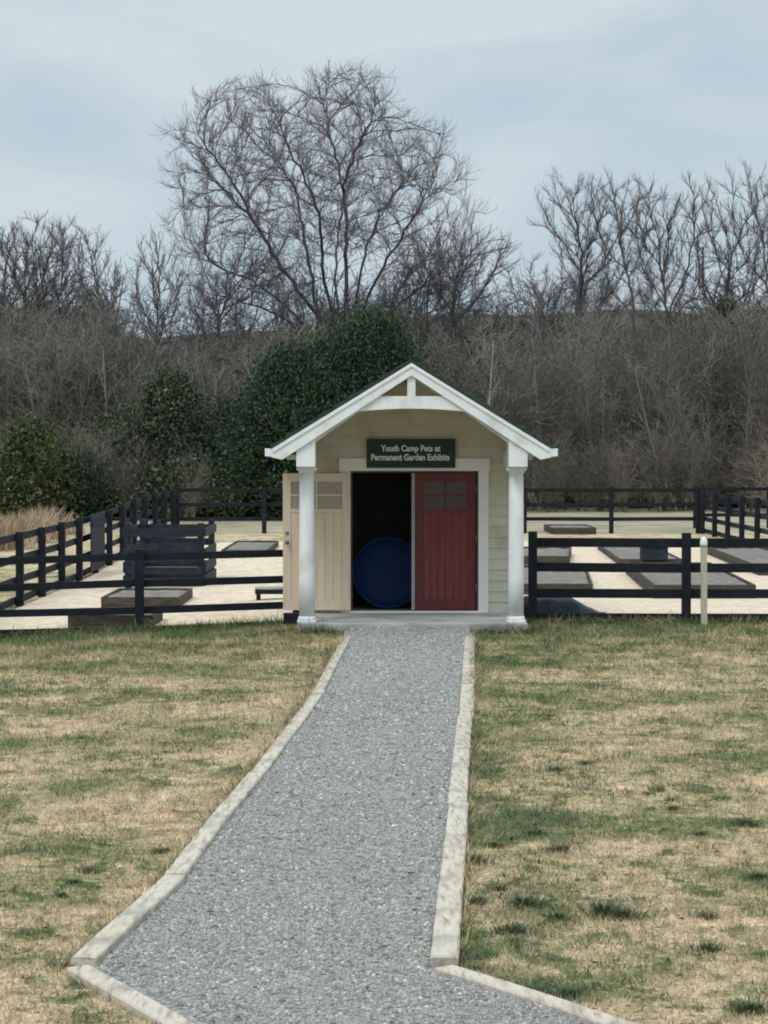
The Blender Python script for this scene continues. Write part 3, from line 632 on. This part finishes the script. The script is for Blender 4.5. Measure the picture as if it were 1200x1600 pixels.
bed('small raised bed beyond the long one right of the shed', (765, 883), (890, 883), 4.8, .2, .45)
bed('raised bed with dark front boards behind the white capped stake', (1022, 936), (1182, 936), 7.5, .24, .35)
bed('far raised bed holding the dark planter box', (968, 884), (1066, 884), 8.0, .15, .3)
bed('raised bed at the right picture edge against the side fence', (1186, 900), (1290, 900), 9.0, .2, .3)
bed('raised bed behind the black slatted bin, left of the shed', (345, 872), (418, 872), 5.5, .18)
bed('far left raised bed close to the long side fence', (196, 862), (262, 862), 5.0, .18)
bed('far raised bed with low brown stubble near the back fence', (862, 835), (932, 835), 3.2, .2)
# black slatted compost bin
bx0, bx1, by0, by1 = -4.85, -3.47, 42.0, 44.6; bz = g1(-4.2, 42)
bin_ = empty('slatted_bin', ((bx0+bx1)/2, by0, bz), 'black slatted board bin standing behind the left front fence', 'compost bin')
for cx, cy in ((bx0, by0), (bx1, by0), (bx0, by1), (bx1, by1)):
    MB().box(cx-.06, cx+.06, cy-.06, cy+.06, bz-.1, bz+1.24).build('post', M['bluedark'], bin_, .005)
for k, (z0, z1) in enumerate(((.04,.20),(.27,.41),(.49,.63),(.71,.85),(.98,1.13))):
    MB().box(bx0-.03, bx1+.03, by0-.095, by0-.062, bz+z0, bz+z1).build('front_board', M['bluedark'], bin_, .003)
    MB().box(bx0-.03, bx1+.03, by1+.062, by1+.095, bz+z0, bz+z1).build('back_board', M['bluedark'], bin_, .003)
for k, (z0, z1) in enumerate(((.04,.24),(.30,.50),(.56,.76),(.98,1.14))):
    for xx in (bx0-.095, bx1+.062):
        MB().box(xx, xx+.033, by0-.05, by1+.05, bz+z0, bz+z1).build('side_board', M['bluedark'], bin_, .003)
n_ = 400; g = np.random.default_rng(3)
# small bench near the shed's left side
be = px(425, 930, 0.1); Yb = F*EYE/(934-HY); bxx = (427-600)/F*Yb
bench = empty('low_bench', (bxx, Yb, g1(bxx, Yb)), 'low grey bench with dark frame just left of the shed door', 'bench')
zb = g1(bxx, Yb)
MB().box(bxx-.3, bxx+.3, Yb-.16, Yb+.16, zb+.18, zb+.215).build('seat', M['concrete'], bench, .004)
MB().box(bxx-.3, bxx+.3, Yb-.165, Yb-.135, zb+.10, zb+.178).build('apron', M['black'], bench, .003)
for sx_ in (-.25, .25):
    MB().box(bxx+sx_-.03, bxx+sx_+.03, Yb-.13, Yb+.13, zb-.02, zb+.178).build('leg', M['black'], bench, .003)
# dark planter box
Yp = F*EYE/(886-HY)+.5; xp = (1022-600)/F*Yp
pl = empty('planter_box', (xp, Yp, 0), 'dark square planter box standing among the far right beds', 'planter')
q = MB().box(xp-.27, xp+.27, Yp-.27, Yp+.27, .14, .44); q.build('box', M['bluedark'], pl, .008)
MB().box(xp-.30, xp+.30, Yp-.30, Yp-.26, .40, .46).box(xp-.30, xp+.30, Yp+.26, Yp+.30, .40, .46).box(xp-.30, xp-.26, Yp-.26, Yp+.26, .40, .46).box(xp+.26, xp+.30, Yp-.26, Yp+.26, .40, .46).build('rim', M['black'], pl, .004)
for sx_ in (-1, 1):
    for sy_ in (-1, 1): MB().box(xp+sx_*.22-.03, xp+sx_*.22+.03, Yp+sy_*.22-.03, Yp+sy_*.22+.03, 0, .14).build('leg', M['black'], pl, .003)
# dark tarp-covered low pile behind the right fence
V = []; T = []; n = 18; tx0, tx1, ty0, ty1 = 2.05, 3.35, 32.15, 33.6
for i in range(n+1):
    for j in range(n+1):
        u, v = i/n, j/n; h = .27*min(1, 6*u+.6)*(1-sstep(.45, 1, u))*min(1, 8*v, 8*(1-v)); h += .015*math.sin(u*23+v*9)*(h > .02)
        V.append((tx0+(tx1-tx0)*u, ty0+(ty1-ty0)*v, .012+h))
for i in range(n):
    for j in range(n): k = i*(n+1)+j; T.append((k, k+n+1, k+n+2, k+1))
o = np_mesh('tarp', V, T, M['bluedark'], k=4, smooth=True); sm = o.modifiers.new('s', 'SOLIDIFY'); sm.thickness = .01
tag(o, 'dark blue grey tarp heaped low behind the fence beside the right porch post', 'tarp')
# stake with white cap
Ys = 31.25; xs_ = (1101-600)/F*Ys; zt_ = EYE-(850-HY)/F*Ys
st = empty('marker_post', (xs_, Ys, 0), 'slim pale wooden marker post with rounded white cap in front of the right fence', 'marker post')
MB().hexa([(xs_-.04, Ys-.035, -.2), (xs_+.045, Ys-.035, -.2), (xs_+.045, Ys+.035, -.2), (xs_-.04, Ys+.035, -.2), (xs_-.052, Ys-.035, zt_), (xs_+.033, Ys-.035, zt_), (xs_+.033, Ys+.035, zt_), (xs_-.052, Ys+.035, zt_)]).build('stake', M['stake'], st, .008)
MB().lathe((xs_-.01, Ys, zt_), [(.052,-.03),(.054,.0),(.05,.05),(.035,.085),(.012,.10)], 18).build('cap', M['white'], st, 0, True)
# black footing block under the left corner
ft = tag(MB().box(-1.42, -1.21, 31.25, 31.45, -.1, .16).build('splash_block', M['black'], None, .01), 'small black block on the grass at the left corner of the porch', 'block')
# ------------------------------------------------------------------ trees
def polyl(P, S_):
    """resample polylines to S_+1 points with smoothing"""
    P = np.array(P, float); d = np.r_[0, np.cumsum(np.linalg.norm(np.diff(P, axis=0), axis=1))]; t = np.linspace(0, d[-1], S_+1)
    Q = np.stack([np.interp(t, d, P[:, k]) for k in range(3)], -1)
    for _ in range(2): Q[1:-1] = (Q[:-2]+2*Q[1:-1]+Q[2:])/4
    return Q
def tubes(P, R, k=3):
    """P (B,S,3) R (B,S) -> verts, quads"""
    B, S_, _ = P.shape; Tn = np.gradient(P, axis=1); Tn /= np.linalg.norm(Tn, axis=2, keepdims=True)+1e-9
    ref = np.where(np.abs(Tn[:, :, 2:3]) > .9, np.array([1., 0, 0]), np.array([0, 0, 1.]))
    # keep one reference per branch to avoid twisting
    ref = np.repeat(np.where(np.abs(Tn[:, :, 2]).mean(1)[:, None, None] > .8, np.array([[1., .2, 0]]), np.array([[0, 0, 1.]])), S_, 1)
    a = np.cross(Tn, ref); a /= np.linalg.norm(a, axis=2, keepdims=True)+1e-9; b = np.cross(Tn, a)
    th = np.arange(k)*2*np.pi/k
    V = P[:, :, None]+R[:, :, None, None]*(a[:, :, None]*np.cos(th)[None, None, :, None]+b[:, :, None]*np.sin(th)[None, None, :, None])
    idx = np.arange(B*S_*k).reshape(B, S_, k); nx = np.roll(idx, -1, 2)
    Q = np.stack([idx[:, :-1], nx[:, :-1], nx[:, 1:], idx[:, 1:]], -1).reshape(-1, 4)
    return V.reshape(-1, 3), Q
def kids(P, R, n, tmin, tmax, ang, lf, S_, up, wig, rf, g, lmin=.3, rmin=.004, tap=.55):
    B, S0, _ = P.shape; L = np.linalg.norm(np.diff(P, axis=1), axis=2).sum(1)
    i = np.repeat(np.arange(B), n); t = (np.tile(np.arange(n), B)+g.uniform(0, 1, B*n))/n*(tmax-tmin)+tmin
    f = t*(S0-1); j = np.minimum(f.astype(int), S0-2); fr = (f-j)[:, None]
    st = P[i, j]*(1-fr)+P[i, j+1]*fr; T = P[i, j+1]-P[i, j]; T /= np.linalg.norm(T, axis=1, keepdims=True)+1e-9
    r0 = R[i, j]*(1-fr[:, 0])+R[i, j+1]*fr[:, 0]
    rv = g.normal(size=T.shape); rv -= (rv*T).sum(1, keepdims=True)*T; rv /= np.linalg.norm(rv, axis=1, keepdims=True)
    an = np.radians(g.normal(ang, ang*.25, len(i)))[:, None]; D = np.cos(an)*T+np.sin(an)*rv
    ln = np.maximum(L[i]*lf*(1-tap*t)*g.uniform(.6, 1.25, len(i)), lmin); stp = ln/S_
    out = [st]; p = st
    for q in range(S_):
        D = D+np.array([0, 0, up])+g.normal(0, wig, D.shape); D /= np.linalg.norm(D, axis=1, keepdims=True); p = p+D*stp[:, None]; out.append(p)
    Pn = np.stack(out, 1); rr = np.maximum(np.minimum(r0*rf, r0), rmin); Rn = rr[:, None]*np.linspace(1, .35, S_+1)[None]
    return Pn, np.maximum(Rn, rmin*.6)
def merge(parts):
    V, Q, A, o = [], [], [], 0
    for v, q, a in parts: V.append(v); Q.append(q+o); A.append(a); o += len(v)
    return np.concatenate(V), np.concatenate(Q), np.concatenate(A)
def crown(levels, g, k=3):
    parts = []
    for P, R in levels:
        v, q = tubes(P, R, k); parts.append((v, q, np.repeat(g.uniform(0, 1, len(P)), P.shape[1]*k)))
    return merge(parts)
def colonize(P, par, A, g, D=.45, infl=3.2, kill=.75, up=.08, keep=.35, iters=90):
    """space colonisation: nodes P with parent ids grow towards attractor points A"""
    P = [np.array(p, float) for p in P]; par = list(par); alive = np.ones(len(A), bool)
    nd = np.full(len(A), 1e9); ni = np.zeros(len(A), int)
    def upd(i0):
        Q = np.array(P[i0:]); d = np.linalg.norm(A[:, None]-Q[None], axis=2); j = d.argmin(1); m = d[np.arange(len(A)), j]
        k = m < nd; nd[k] = m[k]; ni[k] = j[k]+i0
    for i0 in range(0, len(P), 400):
        Q = np.array(P[i0:i0+400]); d = np.linalg.norm(A[:, None]-Q[None], axis=2); j = d.argmin(1); m = d[np.arange(len(A)), j]; k = m < nd; nd[k] = m[k]; ni[k] = j[k]+i0
    alive &= nd > kill; cnt = {}
    for it in range(iters):
        k = alive & (nd < infl if it > 3 else nd < infl*1.6)
        if not k.any(): break
        ids = ni[k]; v = A[k]-np.array(P)[ids]; v /= np.linalg.norm(v, axis=1, keepdims=True)
        u, inv = np.unique(ids, return_inverse=True); acc = np.zeros((len(u), 3)); np.add.at(acc, inv, v)
        acc /= np.linalg.norm(acc, axis=1, keepdims=True)+1e-6; n0 = len(P)
        full = [q for q in u if cnt.get(int(q), 0) >= 3]; alive[np.isin(ni, full) & k] = False
        for q, a in zip(u, acc):
            if cnt.get(int(q), 0) >= 3: continue
            cnt[int(q)] = cnt.get(int(q), 0)+1
            pd = P[q]-P[par[q]] if par[q] >= 0 else np.array([0, 0, 1.]); pd = pd/(np.linalg.norm(pd)+1e-6)
            d = a+keep*pd+np.array([0, 0, up])+g.normal(0, .05, 3); P.append(P[q]+d/np.linalg.norm(d)*D*g.uniform(.8, 1.15)); par.append(int(q))
        if len(P) == n0: break
        upd(n0); alive &= nd > kill
    P = np.array(P); par = np.array(par); i = np.where(par > 0)[0]
    for _ in range(3):                  # relax kinks along every branch
        cs = np.zeros_like(P); cn = np.zeros(len(P)); np.add.at(cs, par[i], P[i]); np.add.at(cn, par[i], 1)
        ok = i[(cn[i] > 0)]; P[ok] = .4*P[ok]+.3*P[par[ok]]+.3*cs[ok]/cn[ok, None]
    return P, par
def pipe(P, par, tip, p=2.35):
    n = len(P); a = np.zeros(n); nc = np.zeros(n, int)
    for i in range(n):
        if par[i] >= 0: nc[par[i]] += 1
    order = np.argsort(-np.array(depths(par)))
    for i in order:
        if nc[i] == 0: a[i] = tip**p
        if par[i] >= 0: a[par[i]] += a[i]
    return a**(1/p), nc
def depths(par):
    d = [0]*len(par)
    for i, q in enumerate(par): d[i] = 0 if q < 0 else d[q]+1
    return d
def grown(root, P, par, g, tip=.011, mat='twig', twl=.75, ntw=3, rscale=1.):
    R, nc = pipe(P, par, tip); R = R*rscale; i = np.where(par >= 0)[0]; q = par[i]
    # bow each edge slightly beyond its end so pieces overlap
    A, B = P[q], P[i]; d = B-A; Pe = np.stack([A-d*.04, B+d*.04], 1); Re = np.stack([np.minimum(R[q], R[i]*1.35), R[i]], 1)
    big = Re[:, 1] > .035
    v, f = tubes(Pe[big], Re[big], 7); np_mesh('trunk', v, f, M['bark'], root, 4, smooth=True)
    th = ~big; Pt, Rt = Pe[th], Re[th]
    tips = Re[:, 1] < .035; P3, R3 = kids(Pe[tips], Re[tips], ntw, .1, 1, 26, 1, 4, .12, .07, .8, g, twl, tip*.8)
    P4, R4 = kids(P3, R3, 3, .15, 1, 28, .7, 3, .12, .08, .7, g, twl*.5, tip*.6)
    V, Q, At = merge([(*tubes(Pt, Rt, 4), g.uniform(.0, .5, len(Pt)).repeat(8)), (*tubes(P3, R3, 3), g.uniform(0, 1, len(P3)).repeat(P3.shape[1]*3)), (*tubes(P4, R4, 3), g.uniform(0, 1, len(P4)).repeat(P4.shape[1]*3))])
    np_mesh('crown', V, Q, M[mat], root, 4, attr=At)
def bare_tree(label, x, y, topy, width_px, seed, name='bare_tree', group='bare trees behind the thicket', dens=1., lean=0, mat='twig', nl=8, r0=None, tpy=500, **kw):
    """x = trunk pixel column, topy = crown top row, y = distance"""
    g = np.random.default_rng(seed); H = EYE+(HY-topy)/F*y+.2; X = (x-600)/F*y; W2 = width_px/F*y/2*1.28
    fork = EYE+(HY-tpy)/F*y; zf = fork*.86
    root = empty(name, (X, y, 0), label, 'tree', group)
    tr = polyl([(X, y, -.3), (X+g.normal(0, .15), y, zf*.6), (X+lean*.4, y, zf), (X+lean*.8, y+g.normal(0, .3), zf+(H-zf)*.2)], int((zf+(H-zf)*.2)/.5))
    tr[2:, :2] += np.cumsum(g.normal(0, .05, (len(tr)-2, 2)), 0)
    # lobed crown volume
    A = []; n = int(900*dens)
    for k in range(nl):
        a = g.uniform(0, 6.28); t = g.uniform(0, 1); rr = W2*.80*g.uniform(.35, 1)*(.75+.25*t)
        c = np.array([X+lean+rr*math.cos(a), y+rr*math.sin(a)*.8, zf+(H-zf)*(.28+.56*t)]); s_ = np.array([W2*.46, W2*.42, (H-zf)*.27])*g.uniform(.75, 1.1)
        q = g.normal(size=(n//nl, 3)); q /= np.linalg.norm(q, axis=1, keepdims=True); A.append(c+q*s_*g.uniform(0, 1, (n//nl, 1))**.4)
    A = np.concatenate(A); A = A[g.uniform(0, 1, len(A)) < .9]; A = A[(A[:, 2] > zf*.8) & (A[:, 2] < H)]
    P, par = colonize(tr, list(range(-1, len(tr)-1)), A, g, .42, 3.5, .52, .25, .75)
    grown(root, P, par, g, .0125, mat, .5, 3)
    return root
# the big tree: main limbs traced from the photo, spread in depth, crown filled by growth
def big_tree():
    Y = 112.; g = np.random.default_rng(11)
    L = [
     ([(543,620),(541,500),(541,400),(540,320),(533,280),(515,210),(505,160)], .5),
     ([(536,290),(555,250),(576,205),(592,170)], -1.5),
     ([(538,600),(520,520),(485,480),(440,420),(405,362),(375,310),(345,265),(315,225)], -1.5),
     ([(400,350),(340,288),(300,250)], -3),
     ([(542,610),(505,520),(487,430),(470,360),(457,275),(410,222)], 2.5),
     ([(543,590),(515,480),(503,400),(503,350),(488,312),(460,262),(442,200)], -3),
     ([(544,590),(528,480),(523,400),(530,320),(545,240)], 3),
     ([(545,560),(560,440),(578,360),(605,310),(640,262)], 2),
     ([(546,570),(575,460),(612,400),(652,340),(685,292)], -2.5),
     ([(546,580),(590,480),(645,425),(702,365)], 2.5),
     ([(546,590),(600,500),(660,455),(715,408)], -2),
     ([(540,590),(470,500),(400,440),(322,405),(285,390)], 2),
     ([(540,590),(460,510),(380,480),(310,462)], -2.5),
     ([(546,590),(620,520),(690,480),(730,455)], 1.5)]
    root = empty('bare_tree', ((543-600)/F*Y, Y, 0), 'tall wide bare tree with many spreading limbs behind the shed, largest in the picture', 'tree')
    X0 = (543-600)/F*Y; N_ = [(X0, Y, z) for z in np.arange(-.3, 5.4, .5)]; par = list(range(-1, len(N_)-1)); base_ = len(N_)-1
    for pts, dr in L:
        n = len(pts); P = [tuple(px(a, b, Y)+Vector((0, dr*(i/(n-1))**1.2*2, 0))) for i, (a, b) in enumerate(pts)]
        ln = sum((Vector(a)-Vector(b)).length for a, b in zip(P, P[1:])); Q = polyl(P, int(ln/.45)); Q[1:-1] += g.normal(0, .05, Q[1:-1].shape)
        # attach to nearest existing node
        E = np.array(N_); d = np.linalg.norm(E-Q[0], axis=1); k = int(d.argmin()) if len(N_) > base_+1 else base_
        for p in Q: N_.append(tuple(p)); par.append(k); k = len(N_)-1
    ys = [118, 128, 155, 200, 250, 300, 350, 400, 450, 485]; xl = [520, 470, 300, 262, 255, 250, 250, 262, 300, 430]; xr = [600, 615, 640, 690, 728, 745, 758, 765, 745, 640]
    A = []
    while len(A) < 4600:
        yy = g.uniform(118, 485); a, b = np.interp(yy, ys, xl), np.interp(yy, ys, xr); c, w = (a+b)/2, (b-a)/2
        u, v = g.uniform(-1, 1), g.uniform(-1, 1)
        if u*u+v*v > g.uniform(.75, 1.12): continue
        xx = c+w*u
        # notches in the outline where the photo shows sky between the main masses
        if yy < 210 and (abs(xx-460) < (225-yy)*.33 or abs(xx-640) < (225-yy)*.36 or abs(xx-375) < (165-yy)*.4): continue
        if yy > 400 and abs(xx-545) < 60: continue
        q = px(xx, yy, Y); A.append((q.x, Y+w/F*Y*v*.85, q.z))
    P, par = colonize(N_, par, np.array(A), g, .44, 3.3, .60, .30, .85)
    print('big tree nodes', len(P))
    grown(root, P, par, g, .0115, 'twigbig', .8, 2, .98)
big_tree()
BT = [  # label, x, dist, top, width, seed, extras
 ('bare tree at the far left edge of the picture with an upright crown', 38, 112, 318, 165, 21, dict(dens=1.1)),
 ('small bare tree between the far left tree and the dark narrow tree', 158, 122, 366, 105, 22, dict(dens=.9)),
 ('dark narrow tree tangled with vines left of the big tree', 246, 106, 345, 105, 23, dict(dens=2.4, nl=9, mat='twig', tpy=540)),
 ('low spreading bare tree between the dark narrow tree and the big tree', 345, 118, 395, 150, 24, dict(dens=1.)),
 ('low bare tree just under the right limbs of the big tree', 705, 116, 372, 160, 25, dict(dens=1.1)),
 ('smallest bare tree in the gap right of the big tree', 842, 124, 398, 110, 26, dict(dens=.8)),
 ('wide bare tree with dark curved limbs standing first to the right of the sky gap', 912, 112, 286, 170, 27, dict(dens=1.0, nl=9)),
 ('thin pale bare tree behind the wide one right of the sky gap', 980, 124, 285, 110, 28, dict(dens=.9, mat='twiglite')),
 ('crooked bare tree with a heavy dark trunk leaning left, in the right group', 1078, 110, 296, 115, 29, dict(dens=.9, lean=-1.6, r0=.24)),
 ('tall upright bare tree with a thick dark stem near the right edge', 1122, 113, 268, 110, 30, dict(dens=.9, lean=.6, r0=.25)),
 ('bare tree cut off by the right edge of the picture', 1205, 111, 262, 120, 31, dict(dens=1.0, lean=-.5)),
 ('thin bare sapling between the far left tree and the left edge', 2, 118, 345, 90, 32, dict(dens=.9)),
 ('thin bare tree right behind the far left tree', 92, 126, 352, 100, 33, dict(dens=.9, mat='twiglite')),
 ('faint bare tree between the pale thin tree and the crooked one', 1030, 126, 318, 90, 34, dict(dens=.8, mat='twiglite')),
]
for lb, x, y, tp, w, sd, kw in BT: bare_tree(lb, x, y, tp, w, sd, **kw)
# ------------------------------------------------------------------ thicket: one mass of twigs
def sapling(seed, H, stems):
    g = np.random.default_rng(seed); P = []
    for i in range(stems):
        a = g.uniform(0, 6.28); sp = g.uniform(.2, .9); h = H*g.uniform(.6, 1)
        P.append(polyl([(0, 0, 0), (sp*.3*math.cos(a), sp*.3*math.sin(a), h*.4), (sp*math.cos(a)+g.normal(0, .2), sp*math.sin(a), h)], 7))
    P0 = np.stack(P)+g.normal(0, .05, (stems, 8, 3)); R0 = np.linspace(.024, .009, 8)[None].repeat(stems, 0)*g.uniform(.6, 1.3, (stems, 1))
    P1, R1 = kids(P0, R0, 13, .1, 1, 40, .36, 5, .03, .15, .6, g, .5, .008)
    P2, R2 = kids(P1, R1, 6, .1, 1, 42, .6, 3, .02, .16, .7, g, .35, .008)
    V, Q, A = crown([(P0, R0), (P1, R1), (P2, R2)], g)
    return V, Q, A
protos = [sapling(40+i, 1.0*h, s_) for i, (h, s_) in enumerate(((6, 6), (7, 5), (5, 7), (6.5, 6), (4.5, 7)))]
def topline(xp):    # row of the thicket's upper edge by photo column
    return np.interp(xp, [-100, 0, 90, 170, 200, 400, 470, 640, 700, 830, 900, 1000, 1100, 1300], [455, 455, 450, 480, 520, 515, 490, 492, 505, 505, 482, 490, 470, 455])
g = np.random.default_rng(5); parts = []
def mass(name, label, n, y0, y1, mat, hmul, seed, band=None):
    g = np.random.default_rng(seed); parts = []
    for i in range(n):
        Y = g.uniform(y0, y1); xp = g.uniform(-90, 1290) if band is None else g.uniform(*band); X = (xp-600)/F*Y
        V, Q, A = protos[g.integers(len(protos))]
        H = (EYE+(HY-topline(xp))/F*Y-(float(hillf(X, Y)) if Y > 122 else 0))*hmul*g.uniform(.72, 1.06)
        if Y > 122: H = max(H, g.uniform(1.0, 2.4) if 180 < xp < 430 else g.uniform(1.6, 5.2))
        s_ = H/V[:, 2].max()
        a = g.uniform(0, 6.28); c, s = math.cos(a), math.sin(a); sx_ = s_*g.uniform(.9, 1.7); W_ = V*np.array([sx_, sx_, s_]); W_[:, 0] += W_[:, 2]*g.normal(0, .22); bz_ = float(hillf(X, Y)) if Y > 122 else 0
        W_ = np.stack([W_[:, 0]*c-W_[:, 1]*s+X, W_[:, 0]*s+W_[:, 1]*c+Y, W_[:, 2]+bz_], -1); sh = g.uniform(-.22, .22)
        parts.append((W_, Q, np.clip(A*.6+.2+sh, 0, 1)))
    V, Q, A = merge(parts); print(name, len(Q))
    return tag(np_mesh(name, V, Q, mat, None, 4, attr=A), label, 'thicket', kind='stuff')
mass('thicket', 'tangled brown grey winter brush filling the slope behind the fences', 330, 91, 108, M['brush'], 1.0, 61)
protos2 = []
for k in range(5):
    g = np.random.default_rng(90+k); P0 = polyl([(0, 0, 0), (g.normal(0, .15), 0, 2.6), (g.normal(0, .4), g.normal(0, .3), 6.5)], 10)[None]; R0 = np.linspace(.075, .02, 11)[None]
    P1, R1 = kids(P0, R0, 14, .3, 1, 34, .3, 6, .06, .12, .5, g, .6, .014); P2, R2 = kids(P1, R1, 6, .1, 1, 36, .5, 4, .06, .12, .6, g, .35, .008)
    protos2.append(crown([(P0, R0), (P1, R1), (P2, R2)], g))
protos, keep_ = protos2, protos
mass('young_trees', 'slim upright grey stems standing among the brush', 150, 90, 108, M['stem'], 1.0, 66)
protos = keep_
mass('undergrowth', 'low tan scrub along the front of the thicket', 110, 88, 92, M['brush'], .45, 62)
mass('wood', 'distant bare wood on the rise behind the thicket', 360, 113, 168, M['twig'], 1.05, 63)
mass('saplings', 'thin leafless saplings rising above the thicket', 60, 108, 118, M['twig'], 1.38, 65)
mass('scrub', 'loose bare brown scrub in front of the left evergreens', 16, 77, 80, M['brush'], .48, 64, (-60, 330))
# ------------------------------------------------------------------ evergreens and shrubs
def evergreen(name, label, cat, x, botz, Y, topy, wpx, seed, mat, nclump=240, per=110, leaf=.13, cone=.6, group=None, lean=0):
    g = np.random.default_rng(seed); X = (x-600)/F*Y; H = EYE+(HY-topy)/F*Y; Wd = wpx/F*Y/2
    root = empty(name, (X, Y, 0), label, cat, group)
    h = g.beta(1.15, 1.35, nclump); prof = np.sin(np.clip(h, .02, 1)**cone*np.pi)**.7*(1-.42*h)*1.12
    a = g.uniform(0, 2*np.pi, nclump); lob = 1+.22*np.sin(3*a+seed)+.25*np.sin(5*a+h*11+seed)+g.normal(0, .2, nclump)
    rr = Wd*prof*lob*np.sqrt(g.uniform(.25, 1, nclump)); C = np.stack([X+rr*np.cos(a)+lean*h, Y+rr*np.sin(a)*.9, botz+h*(H-botz)], -1)
    cs = g.uniform(.5, 1.7, nclump)*Wd*.13+.08
    ax = C-np.array([X, Y, H*.2]); ax /= np.linalg.norm(ax, axis=1, keepdims=True)+1e-6
    n = nclump*per; ci = np.repeat(np.arange(nclump), per)
    P = C[ci]+g.normal(0, 1, (n, 3))*cs[ci, None]*np.array([1, 1, .75])+ax[ci]*np.abs(g.normal(0, .35, (n, 1)))*cs[ci, None]
    D = ax[ci]*.6+g.normal(0, .6, (n, 3))+np.array([0, 0, .25]); D /= np.linalg.norm(D, axis=1, keepdims=True)
    sd = np.cross(D, g.normal(size=(n, 3))); sd /= np.linalg.norm(sd, axis=1, keepdims=True)
    ll = leaf*g.uniform(.6, 1.5, n)[:, None]; V = np.stack([P-D*ll*.5, P+sd*ll*.28, P+D*ll*.6, P-sd*ll*.28], 1).reshape(-1, 3)
    tone = np.clip(g.uniform(.1, .75, nclump)[ci]+g.normal(0, .14, n), 0, 1)
    np_mesh('crown', V, np.arange(4*n).reshape(-1, 4), mat, root, 4, attr=np.repeat(tone, 4))
    tr = polyl([(X, Y, -.2), (X+lean*.3, Y, H*.4), (X+lean*.9, Y, H*.9)], 10)[None]; Rt = np.linspace(.16, .03, 11)[None]*H/7
    lb_, lr_ = kids(tr, Rt, 16, .1, .95, 65, .3, 5, .05, .12, .5, g, .4, .012)
    v, q = tubes(tr, Rt, 7); v2, q2 = tubes(lb_, lr_, 4); V, Q, A = merge([(v, q, v[:, 0]), (v2, q2, v2[:, 0])])
    np_mesh('trunk', V, Q, M['bark'], root, 4, smooth=True)
    return root
evergreen('evergreen_tree', 'large dark evergreen tree behind the left roof slope of the shed', 'tree', 555, .1, 82, 508, 240, 1, M['cedar'], 560, 200, .11, .7, lean=.6)
evergreen('evergreen_tree', 'rounded dark evergreen directly behind the shed ridge, lower than its neighbour', 'tree', 608, .1, 84, 535, 130, 7, M['cedar'], 220, 180, .115, .8)
evergreen('evergreen_tree', 'dark evergreen tree filling the space left of the shed roof', 'tree', 455, .1, 80, 566, 190, 2, M['cedar'], 380, 190, .115, .75)
evergreen('evergreen_tree', 'dark evergreen joining the tall one and the one left of the shed roof', 'tree', 500, .1, 83, 545, 200, 12, M['cedar'], 300, 170, .11, .7)
evergreen('evergreen_tree', 'loose pointed grey green cedar in the left thicket', 'tree', 262, .1, 81, 588, 150, 3, M['cedar2'], 300, 110, .12, .6)
evergreen('evergreen_tree', 'thin green cedar left of the pointed cedar, half hidden by twigs', 'tree', 190, .1, 83, 650, 130, 4, M['cedar2'], 240, 110, .12, .65)
evergreen('evergreen_shrub', 'yellow green topped shrub at the left edge above the tall dead grass', 'shrub', 45, 0, 78, 672, 130, 5, M['olive'], 180, 90, .13, .95)
evergreen('evergreen_shrub', 'low dark green shrub behind the left fence, right of the yellow green shrub', 'shrub', 130, 0, 79, 722, 120, 6, M['cedar'], 130, 90, .13, .95)
evergreen('evergreen_tree', 'sparse grey green cedar between the pointed cedar and the dark evergreen', 'tree', 350, .1, 84, 640, 110, 8, M['cedar2'], 240, 110, .12, .7)
evergreen('evergreen_shrub', 'low green shrub behind the far fence just left of the shed door', 'shrub', 300, 0, 79, 725, 150, 9, M['cedar2'], 130, 80, .13, .95)
evergreen('evergreen_tree', 'small dark evergreen rising into the right hand bare trees', 'tree', 1132, .1, 108, 440, 60, 10, M['cedar2'], 90, 80, .17, .55)
# tall dead grass beyond the left fence
n = 9000; g = np.random.default_rng(9); ci = g.integers(0, 60, n); cxs = g.uniform(-16.5, -9.2, 60); cys = g.uniform(56, 66, 60)
bx = cxs[ci]+g.normal(0, .3, n); by = cys[ci]+g.normal(0, .3, n); k = bx < -7.3; bx, by = bx[k], by[k]; n = len(bx)
h = g.uniform(.25, .8, n)*(1+.25*np.sin(bx*3)); ln = g.normal(0, .22, (n, 2)); w = .012; th = g.uniform(0, 6.28, n)
P = np.stack([bx, by, gz(bx, by)], -1); sd = np.stack([np.cos(th)*w, np.sin(th)*w, 0*th], -1); mid = P+np.stack([ln[:, 0]*.4, ln[:, 1]*.4, h*.6], -1); tip = P+np.stack([ln[:, 0], ln[:, 1], h], -1)
V = np.stack([P-sd, P+sd, mid+sd, mid-sd, tip], 1).reshape(-1, 3); i = 5*np.arange(n)[:, None]; T = np.concatenate([i+[0,1,2], i+[0,2,3], i+[3,2,4]], 0)
tag(np_mesh('tall_grass', V, T, M['reed'], attr=np.repeat(g.uniform(0, 1, n), 5)), 'tall dead tan grass beyond the left side fence', 'tall grass', kind='stuff')
